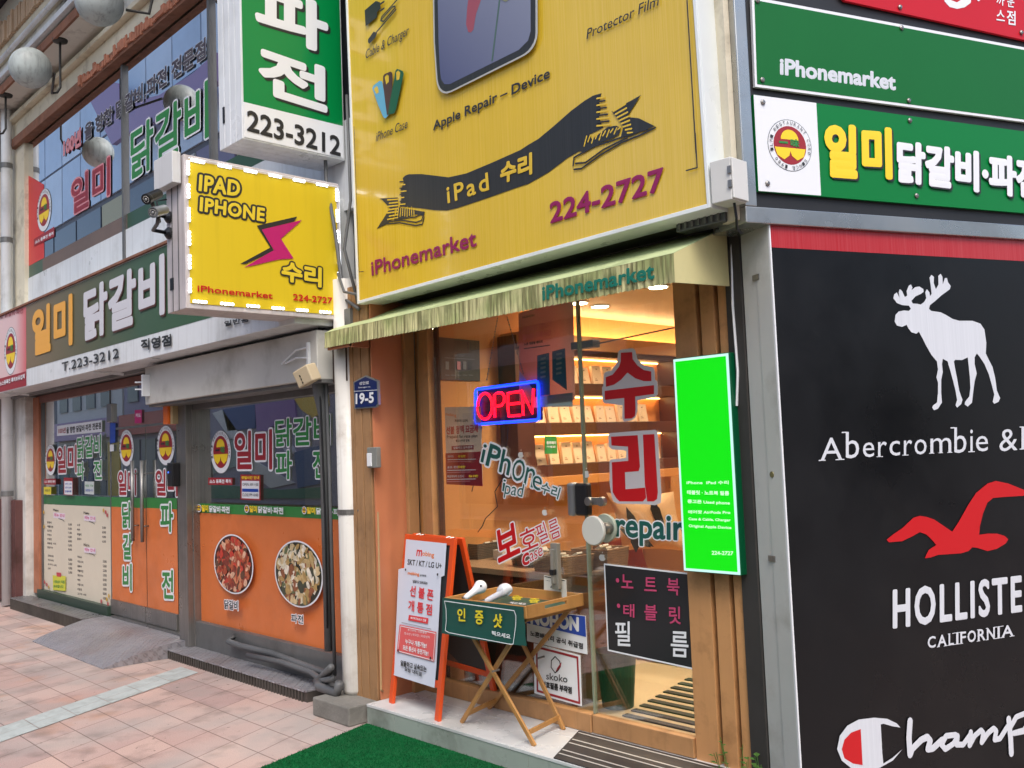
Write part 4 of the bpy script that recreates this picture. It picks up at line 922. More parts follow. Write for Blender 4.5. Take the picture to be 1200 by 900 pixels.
def lamp(kind,loc,en,col,size=.2,rot=(0,0,0),sy=None,spread=None):
    l=bpy.data.lights.new('warm_light',kind); l.energy=en; l.color=col
    if kind=='AREA':
        l.size=size
        if sy: l.shape='RECTANGLE'; l.size_y=sy
        if spread: l.spread=math.radians(spread)
    o=bpy.data.objects.new('warm_light',l); COL.objects.link(o); o.location=loc; o.rotation_euler=rot; return o
for lo,hi in zr: lamp('AREA',(.50,(ya+yb)/2,hi-.014),1.3,(1,.72,.42),.03,(0,math.radians(-15),0),yb-ya-.1)
rr=random.Random(11)
BX=M('phone_box',(226,190,150),.45,var=.05,vs_=5); BXE=M('phone_box_edge',(120,70,44),.5)
rows=[('pale phone box leaning on the lowest lit wall shelf',0,11,.155),('pale phone box leaning on the middle lit wall shelf',1,10,.14),('pale phone box leaning on the top lit wall shelf',2,9,.14)]
for lab,ri,n,h in rows:
    lo,hi=zr[ri]; k=ya+.05
    for i in range(n):
        w=.085+.02*rr.random(); hh=min(h*(.85+.2*rr.random()),hi-lo-.02); tl=.22+.12*rr.random(); x=.585
        fr_=Fr((x,k,lo+.002),(0,1,0),(-math.sin(tl),.12*math.cos(tl),math.cos(tl)))
        t=thing('phone_box',lab,'box',(x,k,lo),'phone boxes on the lit wall shelf')
        MB().box(0,w,0,hh,-.025,0,fr_).build('carton',BX,t,bevel=.0015)
        b=MB(); b.box(w*.42,w*.58,hh*.78,hh*.84,.0002,.0008,fr_); b.box(w*.2,w*.5,hh*.18,hh*.22,.0002,.0008,fr_); b.box(w*.2,w*.4,hh*.26,hh*.285,.0002,.0008,fr_); b.build('print',BXE,t)
        k+=w+.02+.03*rr.random()
        if k>yb-.1: break
# cove
b=MB(); b.box(.45,.66,1.02,5.2,2.28,2.38); b.build('cove_soffit',M('cove_tan',(206,156,100),.5),sb)
MB().box(.47,.50,1.3,5.0,2.385,2.40).build('cove_strip',EM('cove_glow',(255,214,150),14),sb)
lamp('AREA',(.56,3.0,2.41),5,(1,.80,.55),.12,(math.pi,0,0),3.2)
DLW=EM('downlight_warm',(255,232,190),22)
for i,(px,py) in enumerate(((678,354),(703,358),(771,335))):
    u,v=Fr((0,0,2.56),(1,0,0),(0,1,0)).px(px,py)
    t=thing('downlight',['left of the three round ceiling downlights, by the door edge','middle of the three round ceiling downlights','right of the three round ceiling downlights, near the right post'][i],'ceiling light',(u,v,2.55),'round ceiling downlights in the shop')
    MB().lathe((u,v,2.559),(0,0,-1),[(0,.072),(.006,.07),(.008,.062)],24).build('trim_ring',WHITE2,t)
    MB().lathe((u,v,2.550),(0,0,-1),[(0,.058),(.002,.056)],24).build('lamp_disc',DLW,t)
for (u,v) in ((1.2,1.3),(1.9,1.3),(2.6,1.6),(1.3,3.0),(2.4,3.0),(2.2,4.4)): lamp('AREA',(u,v,2.54),13,(1,.80,.60),.14,(0,0,0),spread=150)
# ------------------------------------------------------------------ counter inside the window
cf=FY(.45); zc=cf.px(600,668)[1]
t=thing('display_counter','dark brown counter with a light top inside the shop window','counter',(1.2,.6,.115))
CE_=FZ(.117).px(706,819)[0]
MB().box(.455,CE_+.02,.43,.95,zc-.035,zc).build('top',M('counter_top',(170,136,104),.35,var=.1),t,bevel=.003)
MB().box(.455,CE_,.46,.93,zc-.12,zc-.037).build('apron',DKW,t)
MB().box(.455,CE_-.03,.60,.92,.116,zc-.12).build('front',M('counter_dark',(58,40,34),.4,var=.2),t)
MB().box(CE_-.03,CE_,.46,.92,.116,zc-.12).build('side_panel',M('counter_red_brown',(96,46,32),.35,var=.15),t)
PAPB=M('white_box',(212,202,186),.5,var=.04)
def box_at(px,py,y,w,d,h,rot,label,kind='box',m=PAPB,name='product_box'):
    u,v=FZ(zc).px(px,py); 
    fr_=Fr((u,v,zc),(math.cos(rot),math.sin(rot),0),(-math.sin(rot),math.cos(rot),0))
    o=MB().box(-w/2,w/2,0,d,0,h,fr_).build(name,m,bevel=.002); tag(o,label,kind); return o
box_at(560,651,.5,.14,.2,.075,-.3,'long white box on the counter just right of the charger')
box_at(583,656,.5,.11,.16,.06,-.2,'low white box on the counter below the red letters')
box_at(552,641,.6,.2,.12,.05,.1,'flat white box at the back of the counter')
t=box_at(545,643,.62,.10,.09,.17,-.2,'white power adapter box standing at the left end of the counter')
def basket(px,py,w,d,h,rot,label,m):
    u,v=FZ(zc).px(px,py); fr_=Fr((u,v,zc),(math.cos(rot),math.sin(rot),0),(-math.sin(rot),math.cos(rot),0))
    t=thing('basket',label,'basket',(u,v,zc),'woven baskets on the counter'); b=MB()
    for k in range(9):
        z_=h*k/9; e=.012*k/9
        for (x0,x1,y0,y1) in ((-w/2-e,w/2+e,-e,.008-e),(-w/2-e,w/2+e,d-.008+e,d+e),(-w/2-e,-w/2+.008-e,0,d),(w/2-.008+e,w/2+e,0,d)): b.box(x0,x1,y0,y1,z_+.0003,z_+h/9-.0006,fr_)
    b.box(-w/2,w/2,0,d,0,.006,fr_); b.build('weave',m,t,bevel=.003)
    r=random.Random(int(px)); c=MB()
    for k in range(9):
        x=(r.random()-.5)*(w-.06); y=.03+r.random()*(d-.06); c.bar(fr_.w(x-.03,y,h*.75),fr_.w(x+.03,y+.02*(r.random()-.5),h*(.75+.35*r.random())),.05,.01)
    c.build('packets',PAPB,t)
WICK=M('wicker',(150,112,78),.7,var=.2,vs_=20); WICG=M('wicker_grey',(92,80,68),.7,var=.2,vs_=20)
basket(548,655,.20,.22,.10,0,'grey basket at the left end of the counter',WICG)
basket(612,664,.20,.2,.09,-.1,'dark basket in the middle of the counter behind the red word',WICG)
basket(643,672,.26,.22,.10,-.12,'tan basket at the front right of the counter',WICK)
basket(692,668,.24,.2,.12,.1,'woven basket behind the door edge at the counter end',WICK)
# desk lamp cone, sofa, cushion, rack, bin, striped mat inside
def cushion(c,w,h,th,tilt,yaw,label,m,leaf=None):
    fr_=Fr(c,(math.cos(yaw),math.sin(yaw),0),(-math.sin(tilt)*-math.sin(yaw),math.sin(tilt)*math.cos(yaw),math.cos(tilt)))
    n=14; vs_=[]; fs_=[]
    for s_ in (1,-1):
        for i in range(n+1):
            for j in range(n+1):
                a,b_=i/n*2-1,j/n*2-1; k=(1-abs(a)**3)*(1-abs(b_)**3); pinch=1-.10*(1-b_*b_)*abs(a)**2
                pu=a*w/2*(1-.10*(1-abs(b_)**2)); pv=b_*h/2*(1-.10*(1-abs(a)**2)); vs_.append(fr_.w(pu,pv+h/2,s_*th/2*k**.6))
    for s_ in range(2):
        o_=s_*(n+1)**2
        for i in range(n):
            for j in range(n):
                q=(o_+i*(n+1)+j,o_+(i+1)*(n+1)+j,o_+(i+1)*(n+1)+j+1,o_+i*(n+1)+j+1); fs_.append(q if s_==0 else q[::-1])
    t=thing('cushion',label,'cushion',c); MB().add(vs_,fs_).build('cover',m,t,smooth=True)
    if leaf:
        rr=random.Random(4); L=Let(fr_,None,th*.5+.004)
        for k in range(5):
            x=(rr.random()-.5)*w*.55; y=h*(.25+.5*rr.random()); a=rr.random()*6.28; l=w*.25
            p=[(x+l*t_*math.cos(a)-wd_*math.sin(a),y+l*t_*math.sin(a)+wd_*math.cos(a)) for t_,wd_ in ((-1,0),(-.4,.035),(.4,.03),(1,0),(.4,-.03),(-.4,-.035))]
            L.poly(p,leaf,plane=True)
        L.build('leaf_print',parent=t)
    return t
CU1=M('cushion_cream',(222,176,128),.8); CU2=M('cushion_rust',(160,70,40),.8); LEAF=M('leaf_dark',(38,36,32),.7)
def atp(px,py,y): u,v=FY(y).px(px,py); return (u,y,v)
c=atp(768,643,2.0); 
cushion((c[0],2.0,c[2]-.02),.50,.44,.14,-.25,.35,'cream cushion with dark leaf print behind the word repair',CU1,LEAF)
c=atp(733,672,2.1); cushion((c[0]-.02,2.15,c[2]-.05),.42,.38,.13,-.3,.2,'rust orange cushion left of the leaf cushion',CU2)
t=thing('sofa','tan sofa with dark arm inside the shop seen through the door','sofa',(2.0,2.3,.115))
c=atp(740,690,1.9); zs=c[2]
b=MB(); b.box(c[0]-.35,c[0]+1.0,1.75,2.5,.16,zs); b.build('seat',M('sofa_tan',(176,128,66),.6),t,bevel=.05); MB().box(c[0]-.35,c[0]+1.0,2.45,2.65,.16,zs+.38).build('backrest',M('sofa_tan2',(150,104,60),.6),t,bevel=.05)
MB().box(c[0]-.55,c[0]-.352,1.75,2.6,.14,zs+.12).build('arm',M('sofa_dark',(42,36,34),.5),t,bevel=.04)
t=thing('goods_rack','tall dark metal rack of wrapped goods at the back of the shop','rack',(1.9,3.6,.115))
c=atp(772,500,3.4); rx=c[0]
b=MB()
for x in (rx-.1,rx+.9): 
    for y in (3.4,3.8): b.box(x-.015,x+.015,y,y+.03,.115,2.2)
b.build('frame',BLACK,t)
for z_ in (.5,.9,1.3,1.7,2.1): MB().box(rx-.11,rx+.92,3.4,3.84,z_,z_+.02).build('shelf_board',BLACK,t)
r=random.Random(9)
for k in range(22):
    z_=[.52,.92,1.32,1.72][k%4]; x=rx-.08+r.random()*.85; h=.1+.18*r.random()
    o=MB().box(x,x+.08+.08*r.random(),3.42+.02*(k//4),3.6+.1*r.random()+.02*(k//4),z_+.001,z_+h).build('packed_goods',[M('goods_tan',(170,140,104),.5),M('goods_grey',(120,116,112),.4),M('goods_dark',(70,58,50),.5)][k%3],bevel=.004); tag(o,['tan','grey','dark brown'][k%3]+' wrapped pack of goods stacked on the dark rack','goods','wrapped goods on the dark rack')
u,v=FZ(.117).px(703,830); t=thing('waste_bin','dark green waste bin beside the counter behind the glass','bin',(u+.05,v+.1,.117))
b=MB(); b.lathe((u+.05,v+.1,.118),(0,0,1),[(0,.09),(.3,.115),(.31,.12),(.31,.105),(.02,.082)],28); b.build('tub',M('bin_green',(24,56,46),.4),t,smooth=False)
t=thing('striped_mat','black slatted mat on the pale shop floor behind the glass door','mat',(2.3,.8,.116))
b=MB(); 
q=[FZ(.12).px(*a) for a in ((796,800),(730,838))]
for k in range(11):
    yy=.45+k*.105; xl=q[1][0]+(q[0][0]-q[1][0])*(yy-q[1][1])/(q[0][1]-q[1][1]); b.box(xl,3.15,yy,yy+.045,.116,.124)
b.build('rubber_slats',RUB,t)
u,v=FY(.9).px(673,620); 
# ------------------------------------------------------------------ awning
AY=-.134; af=FY(AY); aR=2.79; aL=X(af,381,400)
zb1=af.px(381,408)[1]; zb2=af.px(791,331)[1]; zt1=af.px(381,390)[1]; zt2=af.px(788,297)[1]
pk=Fr((aR,0,0),(0,1,0),(0,0,1)).px(851,266); zback=pk[1]; yback=pk[0]
AWM=bpy.data.materials.new('awning_canvas'); AWM.use_nodes=True
def awn():
    n=AWM.node_tree; L=n.links; b=n.nodes['Principled BSDF']; b.inputs['Roughness'].default_value=.7; g=n.nodes.new('ShaderNodeNewGeometry')
    def nz(s,sx,sy,sz,a,bb,amt):
        mp=n.nodes.new('ShaderNodeMapping'); mp.inputs['Scale'].default_value=(sx,sy,sz); L.new(g.outputs['Position'],mp.inputs[0]); t=n.nodes.new('ShaderNodeTexNoise'); t.inputs['Scale'].default_value=s; t.inputs['Detail'].default_value=6; L.new(mp.outputs[0],t.inputs[0])
        r=n.nodes.new('ShaderNodeMapRange'); r.inputs[1].default_value=a; r.inputs[2].default_value=bb; r.inputs[4].default_value=amt; L.new(t.outputs['Fac'],r.inputs[0]); return r.outputs[0]
    def mix(f,A,B):
        x=n.nodes.new('ShaderNodeMix'); x.data_type='RGBA'; L.new(f,x.inputs[0])
        for i,v in ((6,A),(7,B)):
            if isinstance(v,tuple): x.inputs[i].default_value=v
            else: L.new(v,x.inputs[i])
        return x.outputs[2]
    c=mix(nz(5,1,1,1,.42,.62,.8),lin((190,186,136)),lin((134,146,88)))
    c=mix(nz(55,1,1,.06,.44,.62,.75),c,lin((92,88,52))); c=mix(nz(9,1,1,.6,.55,.7,.6),c,lin((84,92,50))); L.new(c,b.inputs['Base Color'])
awn()
AWT=M('awning_top',(184,196,146),.6,var=.08,vs_=2,dirt=(120,130,84),dirt_amt=.5,dirt_s=3)
t=thing('awning','faded green cream awning with a stained pleated valance over the shop window','awning',(1.4,-.1,2.28))
b=MB(); n=190; rr=random.Random(8); top=[];bot=[]
k=0.0; xs=[0]
while k<1: k+=(.35+1.3*rr.random())/n; xs.append(min(k,1))
for i,s in enumerate(xs):
    x=aL+(aR-aL)*s; d=.005*(1 if i%2 else -1)*(.4+rr.random()*.6); top.append((x,AY+d*.3,zt1+(zt2-zt1)*s)); bot.append((x,AY+d-.004,zb1+(zb2-zb1)*s+.003*(1 if i%2 else -1)))
m_=len(xs); b.add(top+bot,[(i,m_+i,m_+i+1,i+1) for i in range(m_-1)]); b.build('valance',AWM,t)
b=MB(); 
TL=(aL,AY,zt1+.001);TR=(aR,AY,zt2+.001);BL=(aL,yback,zback-.02);BR=(aR,yback,zback)
b.add([TL,TR,BR,BL]+[(p[0],p[1],p[2]-.006) for p in (TL,TR,BR,BL)],[(0,1,2,3),(7,6,5,4)]); b.build('canopy',AWT,t)
zsb=Fr((aR,0,0),(0,1,0),(0,0,1)).px(853,335)[1]
AWS=M('awning_side',(208,200,146),.6,var=.05,dirt=(140,160,100),dirt_amt=.6,dirt_s=2.5)
b=MB(); 
for xx,(za,zb_) in ((aR,(zt2,zb2)),(aL,(zt1,zb1))): b=MB(); b.add([(xx,AY,zb_),(xx,yback,zsb),(xx,yback,zback),(xx,AY,za)]+[(xx-.005,AY,zb_),(xx-.005,yback,zsb),(xx-.005,yback,zback),(xx-.005,AY,za)],[(0,1,2,3),(7,6,5,4)]); b.build('side_cheek',AWS,t)
b=MB(); b.box(aL+.01,.36,AY+.01,AY+.03,zb1-.015,zb1+.02); b.box(aL+.01,.36,AY+.16,AY+.18,zb1+.0,zb1+.02); b.box(.34,.37,AY+.01,.0,zb1-.02,zb1+.06); b.build('frame_bar',M('frame_terracotta',(170,108,74),.6,var=.1),t)
b=MB(); 
for k in range(4): x=aL+.10+k*.06; b.tube([(x,AY+.02,zb1+.05),(x,AY+.02,zb1+.0)],.008,8)
b.build('hooks',BLACK,t)
L=Let(FY(AY-.009),Z(620,150,4.286),.002)
TLm=M('awning_letter',(10,110,92),.6)
L.T('iPhonemarket',(68,868),(632,757),(66,795),TLm,bold=.05); lettering(L,t)
# ------------------------------------------------------------------ big yellow sign
yf=Fr((0,-.045,0),(1,0,.018),(-.018,0,1))
YEL=M('yellow_vinyl',(216,180,36),.16,brush=.13,var=.04,coat=.3,spec=.6)
MB().box(.36,2.78,.285,.329,2.46,2.75).build('lintel',DARK,sb)
t=thing('yellow_sign','large brushed yellow phone shop sign with a black ribbon and magenta phone number','sign',(1.6,-.04,2.55))
z1_=Z(400,170,4.7375); z5_=Z(620,150,4.286); z2c=Z(400,0,5); z3c=Z(620,0,5)
u0,v0=yf.px(421.5,352.5); u1,v1=yf.px(831,238); vt=5.3
b=MB(); b.box(u0+.004,u1-.004,min(v0,v1),vt,.0,.004,yf); face=b.build('face_panel',YEL,t)
b=MB(); b.box(u0-.015,u1+.012,v0-.02,vt+.02,-.15,-.001,yf); b.box(u1-.004,u1+.012,v0-.02,vt,-.001,.012,yf); b.box(u0-.012,u0+.004,v0-.02,vt,-.001,.012,yf); b.box(u0+.004,u1-.004,v0-.02,v0-.001,-.001,.012,yf)
b.build('cabinet',M('sign_white',(222,228,228),.3,var=.03,dirt=(140,140,130),dirt_amt=.2),t,bevel=.002)
b=MB(); b.box(u0+.02,u1-.0,v0+.03,vt,-.40,-.152,yf); b.build('mount_frame',DARK,t)
b=MB(); b.box(u0+.1,u1-.02,v0-.012,v0+.03,-.38,-.152,yf); b.build('under_tray',M('tray_dark',(70,72,64),.5,.3,var=.3,dirt=(30,30,28),dirt_amt=.6),t)
INK=M('ribbon_black',(34,36,38),.4,brush=.04); MG=M('magenta_vinyl',(138,24,84),.3)
L=Let(yf,z1_,.0065)
def zz(L,z): L.z=z; return L
rib=[z1_(345,185),z1_(360,170),z1_(380,163),z1_(450,162),z1_(520,170),z1_(600,180),z1_(700,158),z1_(850,95),z1_(1000,28),z3c(0,850),z3c(60,815),z3c(150,740),z3c(250,652),z3c(330,592),z3c(380,562),z3c(430,548),z3c(415,600),z3c(425,640),z3c(415,690),z3c(440,750),z3c(360,790),z5_(330,75),z5_(200,150),z5_(100,225),z5_(0,282),z1_(1000,230),z1_(800,300),z1_(650,350),z1_(590,364),z1_(520,362),z1_(450,352),z1_(370,345),z1_(328,342),z1_(338,300),z1_(334,250),z1_(352,210)]
L.z=lambda x,y:(x,y); L.poly(rib,INK)
L.z=z1_
L.poly([(202,466),(275,352),(232,305),(215,298),(318,292),(322,345),(300,352),(300,395),(262,438)],INK); L.poly([(300,405),(320,345),(470,372),(462,395),(420,385),(350,410),(318,412)],INK)
Yv=M('yellow_print',(216,180,44),.25,brush=.1)
for k in range(7): L.line([(262+(k%2)*10,306+k*18),(320,302+k*17)],.008,Yv); L.n-=L.step
for k in range(9): L.line([(312+k*12,352-(k%2)*6),(306+k*13,392+(k%3)*3)],.007,Yv); L.n-=L.step
for k in range(8): L.line([(330,205+k*18),(366-(k%3)*6,202+k*18)],.007,Yv if k%2 else INK); L.n-=L.step
for pts in ([(262,438),(330,432),(420,448),(455,440),(466,400)],[(275,425),(340,418),(420,430),(450,420),(464,385)],[(300,412),(350,408),(420,400),(462,372)]): L.line(pts,.008,INK); L.n-=L.step
L.n+=L.step; L.z=z3c
L.poly([(490,655),(662,560),(580,688),(650,695),(745,742),(600,800),(545,805),(560,740),(520,690)],INK); L.n-=L.step
L.poly([(300,885),(400,800),(470,745),(520,738),(545,755),(535,790),(500,810),(400,850),(330,900)],INK)
for k in range(8): L.line([(500+k*12,655+k*20-k*2),(572+k*6,612+k*24)],.008,Yv); L.n-=L.step
for k in range(10): L.line([(330+k*22,858-k*9-(k%2)*16),(345+k*22,800-k*6)],.007,Yv); L.n-=L.step
for k in range(9): L.line([(405,580+k*20),(448+k*4,572+k*20)],.008,INK if k%2 else Yv); L.n-=L.step
L.z=z5_
for pts in ([(228,190),(232,150),(330,95),(440,60),(520,30),(600,8)],[(232,210),(270,205),(360,140),(470,75),(560,40),(640,0)],[(240,180),(290,175),(380,110),(500,50)]): L.line(pts,.009,INK); L.n-=L.step
L.n+=L.step; L.z=z1_
L.T('iPad',(597,326),(828,251),(590,232),Yv,bold=.03,sp=1.25); L.T('수리',(890,222),(1068,163),(889,103),Yv,bold=.05)
L.T('iPhonemarket',(176,728),(760,562),(172,646),MG,bold=.035)
L.z=z5_; L.T('224-2727',(114,482),(688,314),(110,378),MG,bold=.04)
L.z=z2c; L.T('Apple Repair – Device',(547,785),(1232,478),(547,713),INK,bold=.035)
L.T('Cable & Charger',(150,350),(402,206),(148,300),INK,bold=.01,slant=.25); L.T('iPhone Case',(212,832),(396,752),(210,782),INK,bold=.01,slant=.25)
L.z=z3c; L.T('Protector Film',(348,234),(768,36),(346,178),INK,bold=.01,slant=.2)
L.line([(935,-30),(990,900)],.006,INK); L.z=z5_; L.line([(845,30),(855,202),(800,217)],.006,INK); L.z=z1_; L.line([(82,-100),(110,706),(135,703)],.005,INK)
L.z=z2c
L.poly([(150,65),(215,10),(240,18),(243,55),(222,75),(222,105),(155,158)],INK); L.line([(240,30),(264,14)],.012,INK); L.line([(243,68),(264,54)],.012,INK)
L.line([(345,0),(250,105),(245,125),(262,130),(330,50),(328,42),(315,45),(250,118)],.010,INK); L.line([(335,60),(215,200)],.010,INK); L.poly([(172,235),(205,190),(225,200),(215,225),(180,262),(172,252)],INK)
def case(pts,hole,m): L.poly(pts,m); L.poly(hole,YEL)
case([(197,522),(205,505),(240,478),(255,482),(262,520),(285,640),(292,680),(275,698),(262,690),(232,620)],[(207,525),(225,508),(232,520),(236,545),(222,556)],M('case_blue',(96,166,196),.3))
case([(262,450),(272,438),(305,424),(316,432),(318,470),(310,600),(300,660),(285,682),(275,610),(262,500)],[(272,458),(285,442),(295,450),(296,485),(280,500)],M('case_brown',(74,48,48),.3))
case([(335,420),(345,408),(378,422),(384,436),(340,640),(328,670),(292,676),(300,610),(322,500)],[(340,430),(352,418),(364,432),(358,470),(342,476)],M('case_green',(20,88,62),.3))
# phone drawing
L.poly([(552,-260),(560,250),(572,420),(575,470),(580,502),(590,527),(604,544),(620,552),(640,553),(665,545),(1070,345),(1098,330),(1122,312),(1142,288),(1156,262),(1166,232),(1170,200),(1168,-400)],M('phone_rim',(196,196,188),.25,.3))
L.poly([(560,-260),(568,250),(580,420),(584,470),(590,500),(600,522),(614,536),(632,543),(662,536),(1065,336),(1092,321),(1113,304),(1132,280),(1146,255),(1155,228),(1158,195),(1156,-400)],INK)
def scr(name):
    m=bpy.data.materials.new(name); m.use_nodes=True; n=m.node_tree; b=n.nodes['Principled BSDF']; g=n.nodes.new('ShaderNodeNewGeometry'); s=n.nodes.new('ShaderNodeSeparateXYZ'); n.links.new(g.outputs['Position'],s.inputs[0])
    a=n.nodes.new('ShaderNodeMath'); a.operation='MULTIPLY_ADD'; a.inputs[1].default_value=1.1; n.links.new(s.outputs[0],a.inputs[0]); n.links.new(s.outputs[2],a.inputs[2])
    r=n.nodes.new('ShaderNodeMapRange'); r.inputs[1].default_value=4.55; r.inputs[2].default_value=6.4; n.links.new(a.outputs[0],r.inputs[0])
    c=n.nodes.new('ShaderNodeValToRGB'); n.links.new(r.outputs[0],c.inputs[0]); c.color_ramp.elements[0].color=lin((38,50,104)); c.color_ramp.elements[1].color=lin((140,146,164)); n.links.new(c.outputs[0],b.inputs['Base Color']); b.inputs['Roughness'].default_value=.2; return m
L.poly([(580,-260),(590,250),(597,400),(604,470),(625,500),(655,500),(1060,300),(1115,245),(1130,190),(1128,-400)],scr('phone_screen'))
L.poly([(765,195),(752,150),(758,60),(770,-40),(850,-60),(842,0),(810,90),(795,180),(780,198)],M('petal_red',(150,76,90),.3)); L.line([(905,360),(925,200),(950,0)],.012,M('stem_green',(74,100,92),.3)); L.poly([(955,-20),(960,8),(985,20),(1005,5),(1000,-30)],M('bud_olive',(130,134,104),.3))
lettering(L,t)
# ------------------------------------------------------------------ projecting signs (square to the facade)
def proj(name,label,px_x,quad,ths,zoom,mat,nm):
    fr=FX(px_x); P=[fr.px(*zoom(*q)) for q in quad]; ys=(min(p[0] for p in P),max(p[0] for p in P)); zs=(sum(p[1] for p in P if p[1]<sum(q[1] for q in P)/4)/2,sum(p[1] for p in P if p[1]>sum(q[1] for q in P)/4)/2)
    return fr,ys,zs
zi=Z(160,170,3.9115)
fi=FX(.05); a=fi.px(*zi(230,390)); c_=fi.px(*zi(925,500)); y0=a[0]; y1=fi.px(*zi(935,780))[0]; z0i=fi.px(*zi(245,725))[1]; z1i=fi.px(*zi(213,55))[1]; y0=(fi.px(*zi(245,725))[0]+fi.px(*zi(213,55))[0])/2
xth=at(*zi(150,740),1,y0)[0]
t=thing('bolt_sign','yellow projecting sign with a magenta bolt and white LED border','sign',(.05,y0,z0i))
SW=M('sign_pinkwhite',(200,192,192),.4,var=.06,streak=.4,dirt=(110,100,96),dirt_amt=.35)
b=MB(); b.box(xth,.05,y0-.01,y1+.01,z0i-.03,z1i+.02); b.build('cabinet',SW,t,bevel=.004)
b=MB(); 
for k in (.33,.66): x=xth+(.05-xth)*k; b.box(x-.003,x+.003,y0-.014,y0-.0101,z0i-.03,z1i)
b.build('seam',GREY,t); MB().box(xth+.05,xth+.09,y0-.016,y0-.0105,z0i+.10,z0i+.17).build('vent_slot',BLACK,t)
MB().box(.0502,.054,y0+.015,y1-.01,z0i,z1i-.01).build('face_panel',M('face_yellow',(214,186,30),.45,streak=.12,emit=0),t)  # plain yellow face colour, no glow of its own
MB().box(.0502,.056,y1-.01,y1+.008,z0i-.02,z1i+.01).build('edge_trim',SW,t)
L=Let(FX(.054),zi,.002)
Yp=M('sign_text_yellow',(222,196,50),.4)
L.T('IPAD',(283,210),(472,237),(288,135),Yp,bold=.05,out=PRK,ow=.14,sp=1.08); L.T('IPHONE',(287,303),(585,352),(291,238),Yp,bold=.05,out=PRK,ow=.15,sp=1.08); 
L.poly([(735,328),(550,370),(612,470),(472,546),(500,545),(628,485),(572,388),(722,350)],PRK); L.poly([(757,344),(660,430),(718,520),(650,525),(490,562),(628,482),(572,388)],PRMag)
L.T('수리',(662,622),(846,655),(664,527),Yp,bold=.05,out=PRK,ow=.08)
L.T('iPhonemarket',(277,672),(622,706),(277,642),PRR,bold=.04); L.T('224-2727',(715,712),(895,729),(715,682),PRR,bold=.04); lettering(L,t)
LED=EM('led_white',(245,250,255),5); LEDB=M('led_base',(220,224,228),.4)
def leds(A,B,n,g0=.03):
    for i in range(n):
        s=(i+.35)/n; p=A.lerp(B,s); d=(B-A).normalized(); m=MB()
        m.bar(p-d*.062,p+d*.062,.028,.006,up=(1,0,0)) if False else m.box(.057,.0595,min((p-d*.044).y,(p+d*.044).y)-(.009 if abs(d.z)>.5 else 0),max((p-d*.044).y,(p+d*.044).y)+(.009 if abs(d.z)>.5 else 0),min((p-d*.044).z,(p+d*.044).z)-(.009 if abs(d.z)<.5 else 0),max((p-d*.044).z,(p+d*.044).z)+(.009 if abs(d.z)<.5 else 0))
        o=m.build('led_module',LEDB,t)
        q=MB()
        for k in range(4): q.sphere(p+d*(-.033+.022*k)+V((.0625-p.x,0,0)),.0075,10,6)
        q.build('led_lens',LED,o,smooth=True)
e=.012
TLc,TRc,BLc,BRc=V((.06,y0+e,z1i-e)),V((.06,y1-e,z1i-e)),V((.06,y0+e,z0i+e)),V((.06,y1-e,z0i+e))
leds(TLc,TRc,6); leds(BLc,BRc,6); leds(TLc,BLc,6); leds(TRc,BRc,6)
MB().tube([TLc+V((.003,0,.012)),TRc+V((.003,0,.008)),TRc+V((0,.02,-.02)),BRc+V((.0,.02,.0)),BRc+V((.02,.05,-.0)),BRc+V((0,.08,.02)),BRc+V((0,.02,.03))],.003,6).build('wire',PRW,t)
# second small cabinet tucked behind it
p=at(*zi(88,150),1,y0-.04); q=at(*zi(205,150),1,y0-.04); za=at(*zi(105,195),1,y0-.04)[2]; zb_=at(*zi(100,45),1,y0-.04)[2]
_a=at(182,200,1,y0-.06)[0]; _b=.03; o=MB().box(_a,_b,y0-.07,y0-.018,at(190,221,1,y0-.06)[2],z1i+.035).build('white_cabinet',M('cabinet_white',(206,206,206),.4,var=.05,streak=.4),bevel=.004); tag(o,'short white box cabinet behind the upper corner of the bolt sign','cabinet')
# CCTV cameras
CW=M('camera_silver',(128,132,136),.3,.4); 
def cctv(label,px,py,body,back):
    y_=y0-.13; base=at(px,py,1,y0-.02)
    t=thing('security_camera',label,'camera',tuple(base),'security cameras on the bolt sign')
    bx=V(base); bx.x=xth+.05; bx.y=y0-.011
    MB().lathe(bx,(0,-1,0),[(0,.035),(.015,.035),(.03,.018)],16).build('mount',BLACK,t)
    h=V(at(*back,1,y0-.22)); 
    MB().tube([bx+V((0,-.02,0)),bx+V((0,-.10,.005)),(bx+h)/2+V((0,-.04,-.01)),h+V((0,0,-.035))],.011,10).build('arm',BLACK,t,smooth=True)
    d=(V(at(*body[0],1,y0-.30))-V(at(*body[1],1,y0-.20))); d.normalize()
    c=h; MB().lathe(c-d*.07,d,[(0,.024),(.004,.028),(.10,.028),(.105,.030),(.125,.030),(.125,.025)],20).build('housing',BLACK if 'upper' in label else CW,t)
    MB().lathe(c+d*.053,d,[(0,.026),(.002,.025)],20).build('lens_plate',M('lens_dark',(40,40,44),.15),t)
    q=MB(); a1=d.cross(V((0,0,1))).normalized(); a2=d.cross(a1)
    for k in range(12): q.sphere(c+d*.056+a1*.017*math.cos(k*.5236)+a2*.017*math.sin(k*.5236),.0026,6,4)
    q.sphere(c+d*.056,.008,10,6); q.build('ir_leds',M('ir_grey',(150,150,150),.3,.5),t)
zc4=lambda x,y:(x/4,200+y/4)
cctv('upper black bullet camera on the side of the bolt sign',*zc4(815,205),[zc4(680,130),zc4(745,100)],zc4(712,122))
cctv('lower bullet camera with a silver nose on the side of the bolt sign',*zc4(850,265),[zc4(700,200),zc4(760,185)],zc4(742,190))
